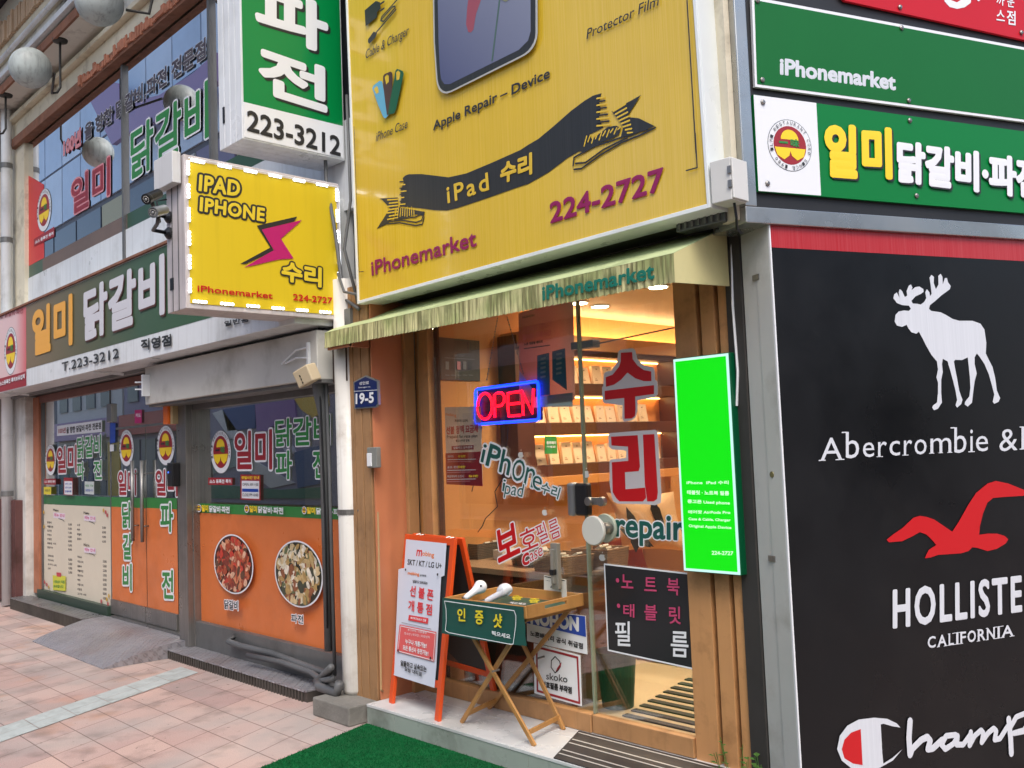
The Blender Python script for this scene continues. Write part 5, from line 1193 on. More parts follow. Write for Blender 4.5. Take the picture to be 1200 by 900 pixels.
o=MB().tube([(xth+.03,y0-.02,z1i-.2),(xth+.03,y0-.08,z1i-.22),(xth+.03,y0-.06,z1i-.34),(xth+.02,y0-.1,z1i-.38)],.005,6).build('camera_cable',BLACK); tag(o,'black cable drooping above the two security cameras','cable')
# tall green 파전 sign
zg=Z(240,0,4.1833); fg=FX(.05)
yl=fg.px(*zg(184,662))[0]; yr=fg.px(*zg(688,802))[0]; zb_=(fg.px(*zg(184,664))[1]+fg.px(*zg(688,802))[1])/2; xt=at(*zg(72,728),1,yl)[0]
t=thing('tall_green_sign','tall green and white projecting sign reading 파전 with 223-3212','sign',(.05,yl,zb_))
GW2=M('sign_greywhite',(218,221,223),.35,var=.04,streak=.3,dirt=(120,116,108),dirt_amt=.25)
b=MB(); n=4
for k in range(n): b.box(xt+(.05-xt)*k/n+.001,xt+(.05-xt)*(k+1)/n-.001,yl,yr,zb_,zb_+2.2)
b.build('cabinet',GW2,t,bevel=.004); MB().box(xt+.06,xt+.08,yl-.006,yl-.0005,zb_+.16,zb_+.26).build('hinge',BLACK,t)
zs_=fg.px(*zg(178,497))[1]
MB().box(.0502,.053,yl+.012,yr-.012,zs_,zb_+2.18).build('green_face',M('sign_green',(0,128,64),.3),t); MB().box(.0502,.053,yl+.012,yr-.012,zb_+.012,zs_).build('white_face',PRW,t)
L=Let(FX(.053),zg,.002)
L.K('파',245,-100,605,160,.31,PRW,bold=.05,shadow=PRK,sh=(.05,-.05)); L.K('전',262,215,600,452,.31,PRW,bold=.05,shadow=PRK,sh=(.05,-.05))
L.T('223-3212',(205,640),(665,768),(205,538),PRK,bold=.035); lettering(L,t)
# ------------------------------------------------------------------ green lit sign on the right post
zq=Z(770,400,3); gy=.255; gfy=FY(gy)
u0,v1=gfy.px(*zq(50,62)); u1,_=gfy.px(*zq(250,40)); u1b,v0=gfy.px(*zq(300,825)); u0b=gfy.px(*zq(100,808))[0]
ua,ub=(u0+u0b)/2,(u1+u1b)/2
t=thing('green_lightbox','bright green backlit phone repair sign on the right post','lit sign',((ua+ub)/2,gy,v0))
b=MB(); b.box(ua,ub,gy,gy+.07,v0,v1); b.build('case',M('case_dark_green',(0,84,50),.35),t,bevel=.004)
MB().box(ua+.004,ub-.004,gy-.0035,gy-.0005,v0+.004,v1-.004).build('lit_edge',EM('lit_white',(196,240,232),.62),t)
w_=.016; MB().box(ua+w_,ub-w_,gy-.005,gy-.0036,v0+w_,v1-w_).build('lit_face',EM('lit_green',(0,232,4),.55),t)
L=Let(FY(gy-.005),zq,.0015); LTW=EM('lit_letters',(205,255,205),.62)
for s,bl,br,h in (('iPhone  iPad 수리',(104,503),(252,503),13),('태블릿 · 노트북 필름',(106,538),(254,542),15),('중고폰 Used phone',(108,571),(257,577),15),('에어팟 AirPods Pro',(110,606),(259,608),13),('Case & Cable, Charger',(112,631),(260,636),12),('Original Apple Device',(113,656),(263,663),13),('224-2727',(194,750),(270,752),14)):
    L.T(s,bl,br,(bl[0],bl[1]-h),LTW,bold=.04,mode='K')
lettering(L,t)
# ------------------------------------------------------------------ number plate, switch, meter box, lamp, corner pipe
zn_=Z(400,390,6); npf=FY(-.012)
pts=[npf.px(*zn_(*p)) for p in ((98,535),(250,525),(268,505),(262,335),(175,300),(90,345))]
t=thing('number_plate','blue house number plate 19-5 on the tan boards','number plate',tuple(npf.w(*pts[0])))
b=MB(); b.prism(pts,npf,-.01,.006); b.build('rim',M('plate_silver',(150,156,158),.3,.6),t)
cx_=sum(p[0] for p in pts)/6; cz_=sum(p[1] for p in pts)/6; ins=[(cx_+(p[0]-cx_)*.90,cz_+(p[1]-cz_)*.92) for p in pts]
MB().prism(ins,npf,.006,.009).build('plate',M('plate_navy',(20,38,92),.35),t)
L=Let(npf,zn_,.011); L.line([(98,412),(262,402)],.003,PRW); L.T('성안로',(136,368),(205,362),(136,345),PRW,bold=.02); L.T('Seongan-ro',(132,390),(215,384),(132,380),PRW); L.T('19-5',(112,502),(240,492),(112,428),PRW,bold=.05); lettering(L,t)
u,v=FY(-.02).px(*zn_(225,880)); t=thing('switch_box','small grey switch box on the tan boards under the number plate','switch',(u,-.02,v-.06))
MB().box(u-.045,u+.055,-.035,-.001,v-.06,v+.065).build('case',M('switch_grey',(124,126,122),.5),t,bevel=.005); MB().box(u-.035,u+.01,-.045,-.036,v-.05,v+.03).build('rocker',PRW,t,bevel=.003)
zz5=Z(620,150,4.286)
fm=FY(-.06); a=fm.px(*zz5(945,330)); c_=fm.px(*zz5(1012,150)); 
p0=fm.px(*zz5(1020,345)); t=thing('meter_box','small white metal box between the yellow sign and the corner','electrical box',(a[0],-.06,a[1]))
fr_=Fr((p0[0],-.06,0),(-.90,-.0+.45,0),(0,0,1))
wl=.17; h0=p0[1]-.01; h1=fm.px(*zz5(1015,140))[1]
b=MB(); cx=p0[0]; b.box(cx-.10,cx,-.06,.05,h0,h1); b.build('case',M('box_white',(208,208,204),.4,var=.04,dirt=(130,124,110),dirt_amt=.3),t,bevel=.004); 
b=MB(); b.box(cx+.001,cx+.010,-.06,.05,h0+.005,h1-.005); b.build('lid',M('lid_white',(214,214,210),.4),t,bevel=.003)
for za in (h1-.07,h0+.05): MB().box(cx-.012,cx+.004,-.068,-.0605,za,za+.03).build('hinge',STEEL,t)
o=MB().tube([(cx-.03,.0,h0),(cx-.03,.01,h0-.06),(cx-.05,.04,h0-.10),(cx-.06,.09,h0-.11)],.006,8).build('box_cable',BLACK); tag(o,'black cable hanging under the white metal box','cable')
# led flood under sign
u,v=FY(.1).px(*zz5(885,470)); t=thing('flood_lamp','grey floodlight tucked under the right end of the yellow sign','floodlight',(u,.1,v-.03))
MB().box(u-.13,u+.13,.06,.14,v-.03,v+.045).build('housing',M('lamp_grey',(92,96,98),.3,.5),t,bevel=.006); b=MB()
for k in range(7): b.box(u-.11+k*.034,u-.10+k*.034,.05,.06,v-.02,v+.035)
b.build('fins',GREY,t)
t=thing('corner_pipe','black vertical pipe at the corner between the shop and the side wall signs','pipe',(2.84,.36,0))
MB().tube([(2.835,.335,0),(2.835,.335,6.5)],.047,16).build('pipe',M('pipe_black',(20,23,28),.45,var=.2),t,smooth=True)
MB().tube([(2.80,.30,2.55),(2.79,.29,2.2),(2.80,.285,1.9),(2.785,.285,1.75)],.006,6).build('wire',PRW,t)
for k,(pts,r_) in enumerate((([(-.05,-.02,5.2),(-.02,-.03,3.4),(.12,-.06,3.0),(.1,.0,2.6),(.3,-.02,2.5)],.012),([(.2,.0,3.9),(.24,-.02,3.2),(.17,-.03,2.9),(.26,-.0,2.55)],.010),([(.3,.02,5.0),(.27,.02,3.0),(.32,.0,2.6)],.02),([(.12,-.05,2.75),(.2,-.06,2.62),(.34,-.04,2.58),(.5,.0,2.56)],.009))):
    o=MB().tube(pts,r_,8).build('wall_cable',GP,smooth=True); tag(o,['long cable looping beside the white pipe above the awning','thin cable hanging between the bolt sign and the yellow sign','thick dark conduit between the two projecting signs','short cable running under the left end of the yellow sign'][k],'cable')
o=MB().box(X(FY(.16),381,300),X(FY(.16),414,300),.16,.3,FY(.16).px(400,352)[1],FY(.16).px(400,256)[1]).build('wall_duct',M('duct_white',(190,194,196),.5,var=.08,streak=.3)); tag(o,'short white boxed duct between the bolt sign and the yellow sign','duct')
MB().box(-.9,.36,.305,.5,2.62,6.5).build('gap_wall',M('dark_wall2',(66,64,62),.8,var=.3,dirt_amt=.5),sb)
# rope
pts=[at(*q,1,-.02) for q in ((443,600),(444,650),(445,700),(446,760),(446.5,808))]+[at(452,813,2,.128),at(470,809,2,.128),at(487,806,2,.128)]
o=MB().tube(pts,.006,6).build('cord',M('rope_tan',(176,146,104),.8)); tag(o,'tan cord running down the board post onto the white step','cord')
# ------------------------------------------------------------------ side wall signs
z6r=Z(850,0,3.4286); z7r=Z(850,240,3.2143); z8r=Z(850,500,2.2514)
SM=1.9
t=thing('tall_lightbox','tall black sign with a red top band, white moose and clothing brand names','sign',tuple(CE))
u_e=FRW.px(*z7r(155,38))[0]; vt=FRW.px(*z7r(157,36))[1]
BLK=M('brushed_black',(15,16,18),.30,brush=0,var=.12,vs_=.8,dirt=(44,42,40),dirt_amt=.3,dirt_s=.9,spec=.35)
LG=M('duct_lightgrey',(186,188,184),.4,var=.05,dirt=(110,104,90),dirt_amt=.35,dirt_s=4)
b=MB(); b.box(0,SM,-.05,vt,-.10,-.004,FRW); b.build('cabinet',LG,t,bevel=.002); b=MB(); b.box(.004,SM,-.05,vt-.03,-.205,-.102,FRW); b.build('rear_cabinet',LG,t,bevel=.003)
b=MB(); b.box(0,.007,-.05,vt,-.003,.006,FRW); b.box(.007,SM,vt-.008,vt,-.003,.006,FRW); b.build('edge_frame',PRW,t)
MB().box(.007,SM,-.05,vt-.008,-.003,.0,FRW).build('face_panel',BLK,t)
for zz_ in (FRW.px(*z7r(118,255))[1],FRW.px(*z8r(125,358))[1]): b=MB(); b.box(-.004,-.0005,zz_-.012,zz_+.012,-.125,-.08,FRW); b.build('latch',STEEL,t)
o_=FRW.px(*z8r(127,128)); q=FRW.w(-.001,o_[1],-.07); MB().lathe(q,-RD,[(0,.014),(.002,.013)],16).build('brass_plug',M('brass_dull',(120,116,80),.4,.5),t)
L=Let(FRW,z7r,.001); REDB=M('red_band',(172,18,32),.3,brush=.12)
L.poly([(165,43),(165,160),(1500,233),(1500,122)],REDB)
WV=M('white_vinyl',(205,210,218),.35,brush=.12)
moose=[(722,373),(735,376),(748,366),(756,352),(752,330),(758,318),(768,330),(770,345),(776,335),(772,300),(768,275),(775,264),(785,272),(784,295),(792,318),(802,300),(801,268),(810,260),(817,272),(818,300),(826,276),(834,276),(838,292),(848,306),(845,318),(812,342),(790,362),(770,378),(766,392),(775,400),(810,405),(830,415),(855,430),(880,437),(930,437),(960,448),(975,470),(982,520),(980,560),(992,585),(1005,610),(1015,650),(1022,700),(1034,728),(1028,742),(1012,750),(1006,742),(1012,715),(1003,680),(992,640),(975,600),(955,570),(946,560),(938,575),(938,600),(946,635),(938,665),(932,710),(928,745),(912,760),(900,752),(902,742),(918,722),(922,690),(920,650),(916,610),(912,575),(890,585),(865,584),(860,590),(865,620),(872,655),(880,700),(892,735),(888,750),(872,764),(866,755),(872,735),(866,700),(856,660),(845,620),(836,590),(818,580),(815,600),(818,630),(812,660),(812,710),(815,745),(800,768),(785,774),(778,764),(782,755),(796,745),(800,710),(800,670),(794,650),(800,620),(796,590),(775,565),(755,530),(740,500),(728,478),(718,486),(700,480),(688,465),(682,452),(665,460),(645,455),(637,440),(640,415),(652,402),(672,398),(690,400),(698,392),(690,380),(665,378),(645,370),(632,352),(635,338),(645,330),(650,340),(655,350),(652,330),(656,318),(665,325),(675,348),(684,342),(682,325),(690,305),(698,300),(704,312),(700,322),(715,310),(730,308),(745,318),(746,328),(735,336),(715,345),(700,362),(705,372)]
L.poly(moose,WV)
L.z=z8r
# serif capitals and lower case drawn from strokes
def serif_text(L,items,h_fn,m):
    for s,x0,x1,yb,hh,mode in items: pass
def ser(L,ch,bl,br,top,m,w=.05,sf_=True):
    # thin glyph from the built in face, thickened stems, plus slab ends where the letter has them
    L.T(ch,bl,br,top,m,bold=w,mode='K'); L.n-=L.step
    bars={'A':[(-.06,.22,0),(.70,1.08,0)],'b':[(-.28,.04,1)],'r':[(-.15,.55,0)],'m':[(-.05,.18,0),(.40,.60,0),(.82,1.05,0)],'i':[(-.6,1.6,0)],'F':[(-.12,.45,0),(-.12,.1,1)],'L':[(-.1,.3,1),(-.1,.3,0)],'I':[(-1.6,2.6,0),(-1.6,2.6,1)],'N':[(-.12,.18,0),(-.12,.12,1),(.80,1.12,1)],'R':[(-.12,.30,0),(-.1,.1,1)]}
    BLp=V(L.P(*bl)); U=V(L.P(*br))-BLp; W=V(L.P(*top))-BLp
    for a,b_,t_ in bars.get(ch,[]):
        p=BLp+U*a+W*(t_*.97+.015); q=BLp+U*b_+W*(t_*.97+.015); L.line([tuple(p),tuple(q)],max(.003,.045*W.length),m,plane=True); L.n-=L.step
word=[('A',250,308,90,35+0,),('b',317,352,84,14),('e',362,392,81,42),('r',402,425,80,40),('c',432,460,77,38),('r',470,492,76,36),('o',498,530,74,34),('m',540,595,71,31),('b',603,635,70,2),('i',645,652,67,8),('e',660,692,66,25)]
for ch,x0,x1,yb,yt in word: 
    sl=-.045; ser(L,ch,(x0,yb),(x1,yb+sl*(x1-x0)),(x0,yt+(15 if ch=='A' else 0)-(20 if ch=='A' else 0)),WV,0)
L.T('&',(722,66),(770,62),(722,8),WV,bold=0,mode='K'); ser(L,'F',(780,60),(815,58),(780,0),WV,0); L.T('itch',(830,58),(960,50),(830,0),WV,bold=0)
gull=[(424,298),(440,285),(465,268),(495,240),(512,235),(530,238),(550,245),(575,262),(597,277),(615,250),(640,205),(660,175),(690,150),(712,143),(745,150),(790,168),(830,175),(830,182),(790,182),(740,185),(705,188),(690,200),(678,230),(670,262),(668,285),(690,282),(715,282),(735,288),(745,297),(738,308),(715,322),(690,328),(665,320),(650,318),(640,328),(620,334),(590,336),(560,338),(540,345),(525,347),(530,335),(535,325),(555,312),(545,300),(530,285),(512,278),(490,290),(465,302),(430,305)]
L.poly(gull,PRR)
L.T('HOLLISTER',(440,533),(828,482),(440,430),WV,bold=.042,sp=1.22)
cal='CALIFORNIA'; xs=[(532,553),(558,582),(587,601),(607,613),(618,633),(637,659),(664,684),(688,709),(716,722),(727,758)]
for ch,(x0,x1) in zip(cal,xs):
    yb=585-.145*(x0-532); ser(L,ch,(x0,yb),(x1,yb-.145*(x1-x0)),(x0,yb-31+.0*x0),WV,.03)
# Champion mark: a C with a red half, then script strokes
cC=[(465,850),(440,880),(400,902),(365,908),(330,900),(305,880),(293,850),(300,815),(320,788),(350,772),(390,767),(425,770),(450,782),(460,793),(440,790),(415,783),(408,785),(412,860),(415,888),(440,872)]
L.poly(cC,WV); L.poly([(355,797),(330,806),(312,825),(305,850),(312,874),(335,888),(360,892)],PRR)
for pts,w_ in (([(485,775),(482,820),(485,865),(490,850),(515,825),(530,818),(538,828),(532,850),(545,848),(570,825)],.029),([(605,812),(580,815),(568,838),(578,850),(600,835),(610,815),(608,838),(625,838),(645,810)],.025),([(645,805),(642,840),(655,815),(672,800),(678,808),(674,832),(690,808),(705,795),(712,802),(708,825),(722,822),(742,790)],.025),([(745,770),(750,820),(752,862)],.029),([(748,795),(765,765),(790,755),(800,775),(785,800),(758,808),(800,800),(830,775)],.025),([(842,765),(840,790),(855,790),(870,770)],.025)): L.line(pts,w_,WV); L.n-=L.step
lettering(L,t)
# upper board frame
UW=FRW.off(.012)
t=thing('board_frame','black backing with stainless frame holding the three name boards on the side wall','frame',tuple(FRW.w(-.1,2.6,0)))
vb=UW.px(*z6r(300,845))[1]; ul=UW.px(*z6r(100,300))[0]; 
ulf=UW.px(*z6r(45,300))[0]
b=MB(); b.box(ulf,SM,vb-.07,vb,-.24,.01,UW); b.box(ulf,ul-.01,vb+.001,6.2,-.24,.01,UW); b.build('steel_frame',M('stainless',(170,172,170),.25,.85,var=.1,dirt=(90,88,80),dirt_amt=.4),t,bevel=.004)
MB().box(ul-.009,SM,vb+.001,6.2,-.2,-.02,UW).build('backing',M('back_black',(34,35,38),.5,var=.2),t)
MB().box(ulf-.028,ulf-.001,vb-.05,6.2,-.12,-.03,UW).build('side_strip',CREAM,t)
def quadboard(name,label,q,m,edge=None,n0=-.015,n1=0):
    P=[UW.px(*z6r(*p)) for p in q]; P[1]=(SM-.1,P[0][1]+(P[1][1]-P[0][1])*(SM-.1-P[0][0])/(P[1][0]-P[0][0])) ; P[2]=(SM-.1,P[3][1]+(P[2][1]-P[3][1])*(SM-.1-P[3][0])/(P[2][0]-P[3][0]))
    t=thing(name,label,'sign',tuple(UW.w(*P[3])),'name boards on the side wall')
    R_=P[::-1]
    ar=sum(R_[i][0]*R_[(i+1)%4][1]-R_[(i+1)%4][0]*R_[i][1] for i in range(4))
    if ar<0: R_=P
    MB().prism(R_,UW,n0,n1).build('panel',edge or m,t); return t,P
GB=M('board_green',(12,100,40),.35,var=.03,spec=.3); 
t,P=quadboard('green_board','plain green side wall board with small white lettering',[(106,-14),(1200,190),(1200,490),(120,348)],GB,PRW)
ins=[(P[0][0]+.012,P[0][1]-.014),(P[1][0],P[1][1]-.014),(P[2][0],P[2][1]+.012),(P[3][0]+.010,P[3][1]+.012)]
L=Let(UW,z6r,.001); L.poly(ins,GB,plane=True); L.T('iPhonemarket',(218,300),(685,364),(218,232),WV,bold=.06); lettering(L,t)
def bolts(t,ps):
    for p in ps:
        u,v=UW.px(*z6r(*p)); MB().lathe(UW.w(u,v,.001),RN,[(0,.011),(.006,.011),(.01,.006)],12).build('bolt',STEEL,t,smooth=False)
bolts(t,[(127,4),(706,113),(147,322),(735,405)])
GB2=M('board_green_bright',(0,116,52),.35,spec=.3)
t,P=quadboard('restaurant_board','green and white side wall board with restaurant crest and yellow Korean name',[(112,380),(1200,528),(1200,856),(132,768)],GB2,GB2)
L=Let(UW,z6r,.001); L.poly([(113,381),(365,414),(384,786),(133,767)],PRW); L.emblem(258,585,88,104,detail=True)
L.T('일',(395,712),(528,722),(393,492),PRY,bold=.05,shadow=PRK,sh=(.04,-.03)); L.T('미',(545,718),(668,724),(541,506),PRY,bold=.05,shadow=PRK,sh=(.04,-.03))
L.T('닭갈비·파전',(683,735),(1262,807),(683,562),PRW,bold=.05,shadow=PRK,sh=(.05,-.04)); lettering(L,t)
bolts(t,[(149,412),(739,485),(168,738),(766,787)])
t,P=quadboard('red_board','red side wall board with white round mark at the top right',[(106,-500),(1200,-260),(1200,160),(480,2)],M('board_red',(190,24,38),.35,var=.03,spec=.3),None)
bolts(t,[(700,30),(1187,132)])
L=Let(UW,z6r,.001); L.poly([(872,-30),(880,5),(900,28),(930,36),(960,30),(985,12),(990,-20),(960,-10),(930,10),(905,0),(900,-20)],PRW); L.disc(L.P(1015,-6),.012,.014,PRW,n=16); L.T('돈까스',(1088,84),(1118,88),(1080,-60),PRW,bold=.0) if False else None
for ch,q in (('까',(1088,-20,1120,20)),('스',(1088,38,1122,82)),('운',(1132,-18,1160,28)),('점',(1130,40,1165,98))): L.K(ch,*q,.15,PRW,bold=.02); L.n-=L.step
lettering(L,t)
# ------------------------------------------------------------------ orange A-frame board on the step
OF=M('orange_paint',(214,78,28),.35,var=.05,coat=.2); AB=M('board_dark',(40,44,46),.5)
FLp=V((.524,-.004,.12)); FRp=V((.98,-.056,.12)); Ua=(FRp-FLp).normalized(); Nh=V((Ua.y,-Ua.x,0))
Va=(V((0,0,1))-Nh*.15).normalized(); FA=Fr(FLp,Ua,Va)
u0,u1,vh=-.068,.482,.995
t=thing('sidewalk_sign','orange A-frame board with a white and red phone plan poster','A-frame sign',(.75,.15,.12))
w_=.042
for (a,b_) in ((u0,u0+w_),(u1-w_,u1)): MB().box(a,b_,0,vh,-.022,0,FA).build('leg',OF,t,bevel=.003)
b=MB(); b.box(u0+w_+.001,u1-w_-.001,vh-w_,vh,-.020,-.002,FA); b.build('top_rail',OF,t,bevel=.003); MB().box(u0+w_+.001,u1-w_-.001,.17,.21,-.020,-.002,FA).build('lower_rail',OF,t,bevel=.003)
MB().box(u0+w_,u1-w_,.211,vh-w_-.001,-.016,-.008,FA).build('front_board',AB,t)
topc=FA.w(0,vh,-.03); Vb=(V((0,0,1))+Nh*.21).normalized(); o2=topc-Vb*1.0
FB=Fr(o2-Nh*.02,Ua,Vb); vb=1.0
for (a,b_) in ((u0,u0+w_),(u1-w_,u1)): MB().box(a,b_,-.005,vb,-.022,0,FB).build('leg',OF,t,bevel=.003)
b=MB(); b.box(u0+w_+.001,u1-w_-.001,vb-w_,vb,-.020,-.002,FB); b.build('top_rail',OF,t,bevel=.003); MB().box(u0+w_+.001,u1-w_-.001,.17,.205,-.020,-.002,FB).build('lower_rail',OF,t,bevel=.003)
bbd=MB().box(u0+w_,u1-w_,.206,vb-w_-.001,-.014,-.008,FB).build('back_board',AB,t)
for uu in (.05,.38):
    b=MB(); b.tube([FA.w(uu,vh,-.01),FA.w(uu+.01,vh+.008,-.03),FA.w(uu,vh,-.05)],.004,6); b.tube([FA.w(uu+.04,vh,-.01),FA.w(uu+.05,vh+.006,-.03),FA.w(uu+.04,vh,-.05)],.003,6); b.build('hinge',STEEL,t)
za=Z(440,610,3.6); L=Let(FA,za,.0015)
PW=M('poster_bluewhite',(206,212,226),.4)
L.poly([(130,79),(122,200),(98,205),(80,640),(78,652),(250,706),(258,612),(278,238),(292,232),(301,97)],PW)
L.T('m',(172,150),(196,152),(176,122),M('mobing_red',(206,50,50),.4),bold=.06,mode='K'); L.T('obing',(198,154),(248,162),(200,128),PRO,bold=.03,mode='K')
L.T('SKT / KT / LG U+',(136,186),(280,204),(138,163),PRK,bold=.03)
L.T('mobing',(138,232),(186,238),(138,214),PRO,bold=.04,mode='K'); L.T('공식대리점',(190,235),(216,238),(190,226),PRK,bold=.02); L.T('알뜰하고 실속있는!',(160,262),(222,270),(160,250),PRK,bold=.03)
PRC=M('poster_coral',(214,60,66),.4)
L.T('선 불 폰',(147,318),(246,340),(150,272),PRC,bold=.03); L.T('개 통 점',(141,380),(241,402),(143,334),PRC,bold=.03)
L.poly([(145,398),(228,412),(224,436),(142,420)],PRC); L.T('SKT/KT/LGU+ 전용',(152,415),(218,428),(153,404),PRW,bold=.03); L.line([(115,430),(240,458)],.003,PRG)
L.poly([(107,438),(262,470),(252,595),(95,552)],M('poster_salmon',(214,92,92),.4)); L.line([(112,445),(258,476),(249,590),(100,550)],.004,PRW,closed=True)
L.T('통신연체 | 신용불량',(142,466),(222,480),(142,456),PRW); L.T('청소년 | 외국인 | 미성년자',(128,482),(236,500),(128,470),PRW); L.T('누구나 개통가능!',(132,520),(222,540),(133,498),PRW,bold=.03); L.T('모든 통신사 충전가능!',(122,545),(230,572),(123,524),PRW,bold=.03)
L.T('알뜰하고 실속있는',(112,612),(222,640),(114,588),PRK,bold=.04); L.T('모빙 대리점',(130,634),(202,658),(131,616),PRK,bold=.04)
for p in ((135,208),(270,228),(104,548),(240,580)): L.disc(L.P(*p),.008,.008,PRK,n=12); L.n-=L.step
lettering(L,t)
# ------------------------------------------------------------------ folding tray table, hanging card, model earbuds
BAM=M('bamboo',(176,128,72),.45,var=.12,vs_=6,streak=.3,dirt=(120,80,40))
th=math.radians(4); U3=V((math.cos(th),math.sin(th),0)); W3=V((-math.sin(th),math.cos(th),0)); O3=V((1.185,-.135,0)); FT=Fr(O3,U3,W3)
tw,td,tz=.585,.455,.81
t=thing('folding_table','bamboo folding tray table with crossed legs on the white step','table',(1.4,.1,.12))
def tb(a,b_,c,d,z0,z1,nm): return MB().box(a,b_,c,d,z0,z1,FT).build(nm,BAM,t,bevel=.003)
tb(0,tw,0,.012,tz-.05,tz+.012,'front_rim'); tb(0,tw,td-.012,td,tz-.05,tz+.012,'back_rim'); tb(0,.012,.0125,td-.0125,tz-.05,tz+.012,'side_rim')
b=MB(); a=tw-.012; b.box(a,tw,.0125,td-.0125,tz-.05,tz-.022,FT); b.box(a,tw,.0125,td-.0125,tz-.004,tz+.012,FT); b.box(a,tw,.0125,.14,tz-.022,tz-.004,FT); b.box(a,tw,td-.14,td-.0125,tz-.022,tz-.004,FT); b.build('side_rim',BAM,t)
MB().box(.012,tw-.012,.012,td-.012,tz-.045,tz-.037,FT).build('tray_bottom',BAM,t)
fl=[(1.116,.013),(1.711,.0),(1.640,.285),(1.03,.290)]
def leg(foot,top): MB().bar((foot[0],foot[1],.121),(top.x,top.y,top.z),.024,.014,up=(0,1,0)).build('leg',BAM,t,bevel=.002)
FTw=lambda u,v,z: FT.w(u,v,z)
leg((fl[0][0],fl[0][1]),FTw(tw-.04,.04,tz-.055)); leg((fl[1][0],fl[1][1]-.016),FTw(.04,.055,tz-.055))
leg((fl[3][0],fl[3][1]),FTw(tw-.04,td-.06,tz-.055)); leg((fl[2][0],fl[2][1]-.016),FTw(.04,td-.05,tz-.055))
def mixp(a,b_,s): return (a[0]+(b_[0]-a[0])*s,a[1]+(b_[1]-a[1])*s)
for A,B,s,u in ((fl[0],fl[3],.07,tw-.04),(fl[1],fl[2],.07,.04)):
    p1=V((A[0],A[1],.121)).lerp(FTw(u,.05,tz-.055),.09); p2=V((B[0],B[1],.121)).lerp(FTw(u,td-.05,tz-.055),.09); MB().bar(p1,p2,.012,.024).build('foot_rail',BAM,t,bevel=.002)
for u in (.04,tw-.04): MB().box(u-.012,u+.012,.03,td-.03,tz-.072,tz-.055,FT).build('top_rail',BAM,t,bevel=.002)
for v in (.045,td-.055): MB().tube([FT.w(tw/2+.03,v-.03,.47),FT.w(tw/2+.03,v+.02,.47)],.006,8).build('pivot',STEEL,t)
FCd=Fr(O3+W3*(-.006),U3,(0,0,1))
GC_=M('card_green',(24,74,66),.35)
t2=thing('table_card','dark green card with yellow Korean letters hung over the front of the tray table','sign',tuple(FCd.w(.28,tz-.17)))
n=16; vs_=[];fs_=[]
hc=.185
for i in range(n+1):
    s=i/n; dv=-.010*math.sin(math.pi*s)
    for j in range(5): q=j/4; vs_.append(FCd.w(-.004+(tw+.006)*s+(.012 if i==n and j==0 else 0)-(.010 if i==n and j>2 else 0),tz+.010-hc+hc*q+dv*(1-q)*.6,.004+.012*(1-q)**2))
for i in range(n):
    for j in range(4): a=i*5+j; fs_.append((a,a+5,a+6,a+1))
MB().add(vs_+[v-FCd.N*(-.0012)*-1 for v in vs_],fs_+[tuple(len(vs_)+k for k in reversed(f)) for f in fs_]).build('sheet',GC_,t2)
L=Let(FCd,z8,.0175)
L.line([(24,225),(568,300),(582,340),(580,420),(560,560),(540,562),(60,472),(30,455),(38,380),(36,290),(24,225)],.004,PRW)
for ch,q in (('인',(125,280,188,382)),('증',(262,298,328,406)),('샷',(405,322,475,432))): L.K(ch,*q,.06,M('card_yellow',(214,196,40),.4),bold=.03); L.n-=L.step
L.T('찍으세요',(392,492),(540,522),(392,455),PRW,bold=.03); L.build('lettering',parent=t2)
t3=MB().box(.03,tw-.02,.03,td-.04,tz-.0365,tz-.034,FT).build('tray_card',GC_); tag(t3,'dark green card with yellow stars and letters lying in the tray','card')
L=Let(FT,z8,tz-.033); FT2=Fr(O3+V((0,0,tz-.034)),U3,W3); L.fr=FT2; L.n=.001
L.line([(540,165),(800,200)],.004,PRW); Yc=M('card_yellow',(214,196,40),.4)
for (x,y) in ((568,205),(700,228),(390,200)):
    L.T('★' if False else '증',(x-40,y+18),(x+45,y+18),(x-30,y-18),Yc,bold=.02); L.n-=L.step
L.T('찍으세요',(510,250),(640,262),(520,236),PRW,bold=.02); L.build('lettering',parent=t3)
EARB=M('earbud_white',(222,224,228),.18,coat=.5)
def bud(label,head,tip,mid=None,r=.03):
    zt_=tz+.03; H=at(*z8(*head),2,zt_+.02); T_=at(*z8(*tip),2,tz+.0); t=thing('earbud',label,'earbud model',tuple(T_),'giant model earbuds on the tray')
    d=(T_-H); k=[H+V((0,0,0))-d*.06]; 
    if mid: m_=at(*z8(*mid),2,zt_+.04); pts=[H-(m_-H)*.25,H,H.lerp(m_,.5)+V((0,0,.008)),m_,m_.lerp(T_,.12)+V((0,0,.0)),m_.lerp(T_,.3),m_.lerp(T_,.65),T_]; rad=[.016,.032,.038,.031,.024,.018,.0165,.0165]
    else: pts=[H-d*.28,H-d*.20,H-d*.05,H+d*.08,H+d*.25,H+d*.42,H+d*.7,T_]; rad=[.014,.028,.039,.037,.026,.0185,.0165,.016]
    o=MB().tube(pts,rad,20).build('shell',EARB,t,smooth=True); s_=o.modifiers.new('smooth','SUBSURF'); s_.levels=2; s_.render_levels=2
    dd=(T_-pts[-2]).normalized(); MB().lathe(T_+dd*.0005,dd,[(0,.015),(.004,.015),(.006,.012)],20).build('tip_ring',STEEL,t)
    hh=H-V(RN)*0; c=H+(CAM-H).normalized()*.034+V((0.004,0,.006)); MB().sphere(c,.0055,10,6).build('speaker_slot',BLACK,t)
bud('giant white earbud with its stem pointing left on the tray',(287,118),(158,212))
bud('giant white earbud with a curved neck and its stem towards the tray front',(450,160),(318,238),(505,140))
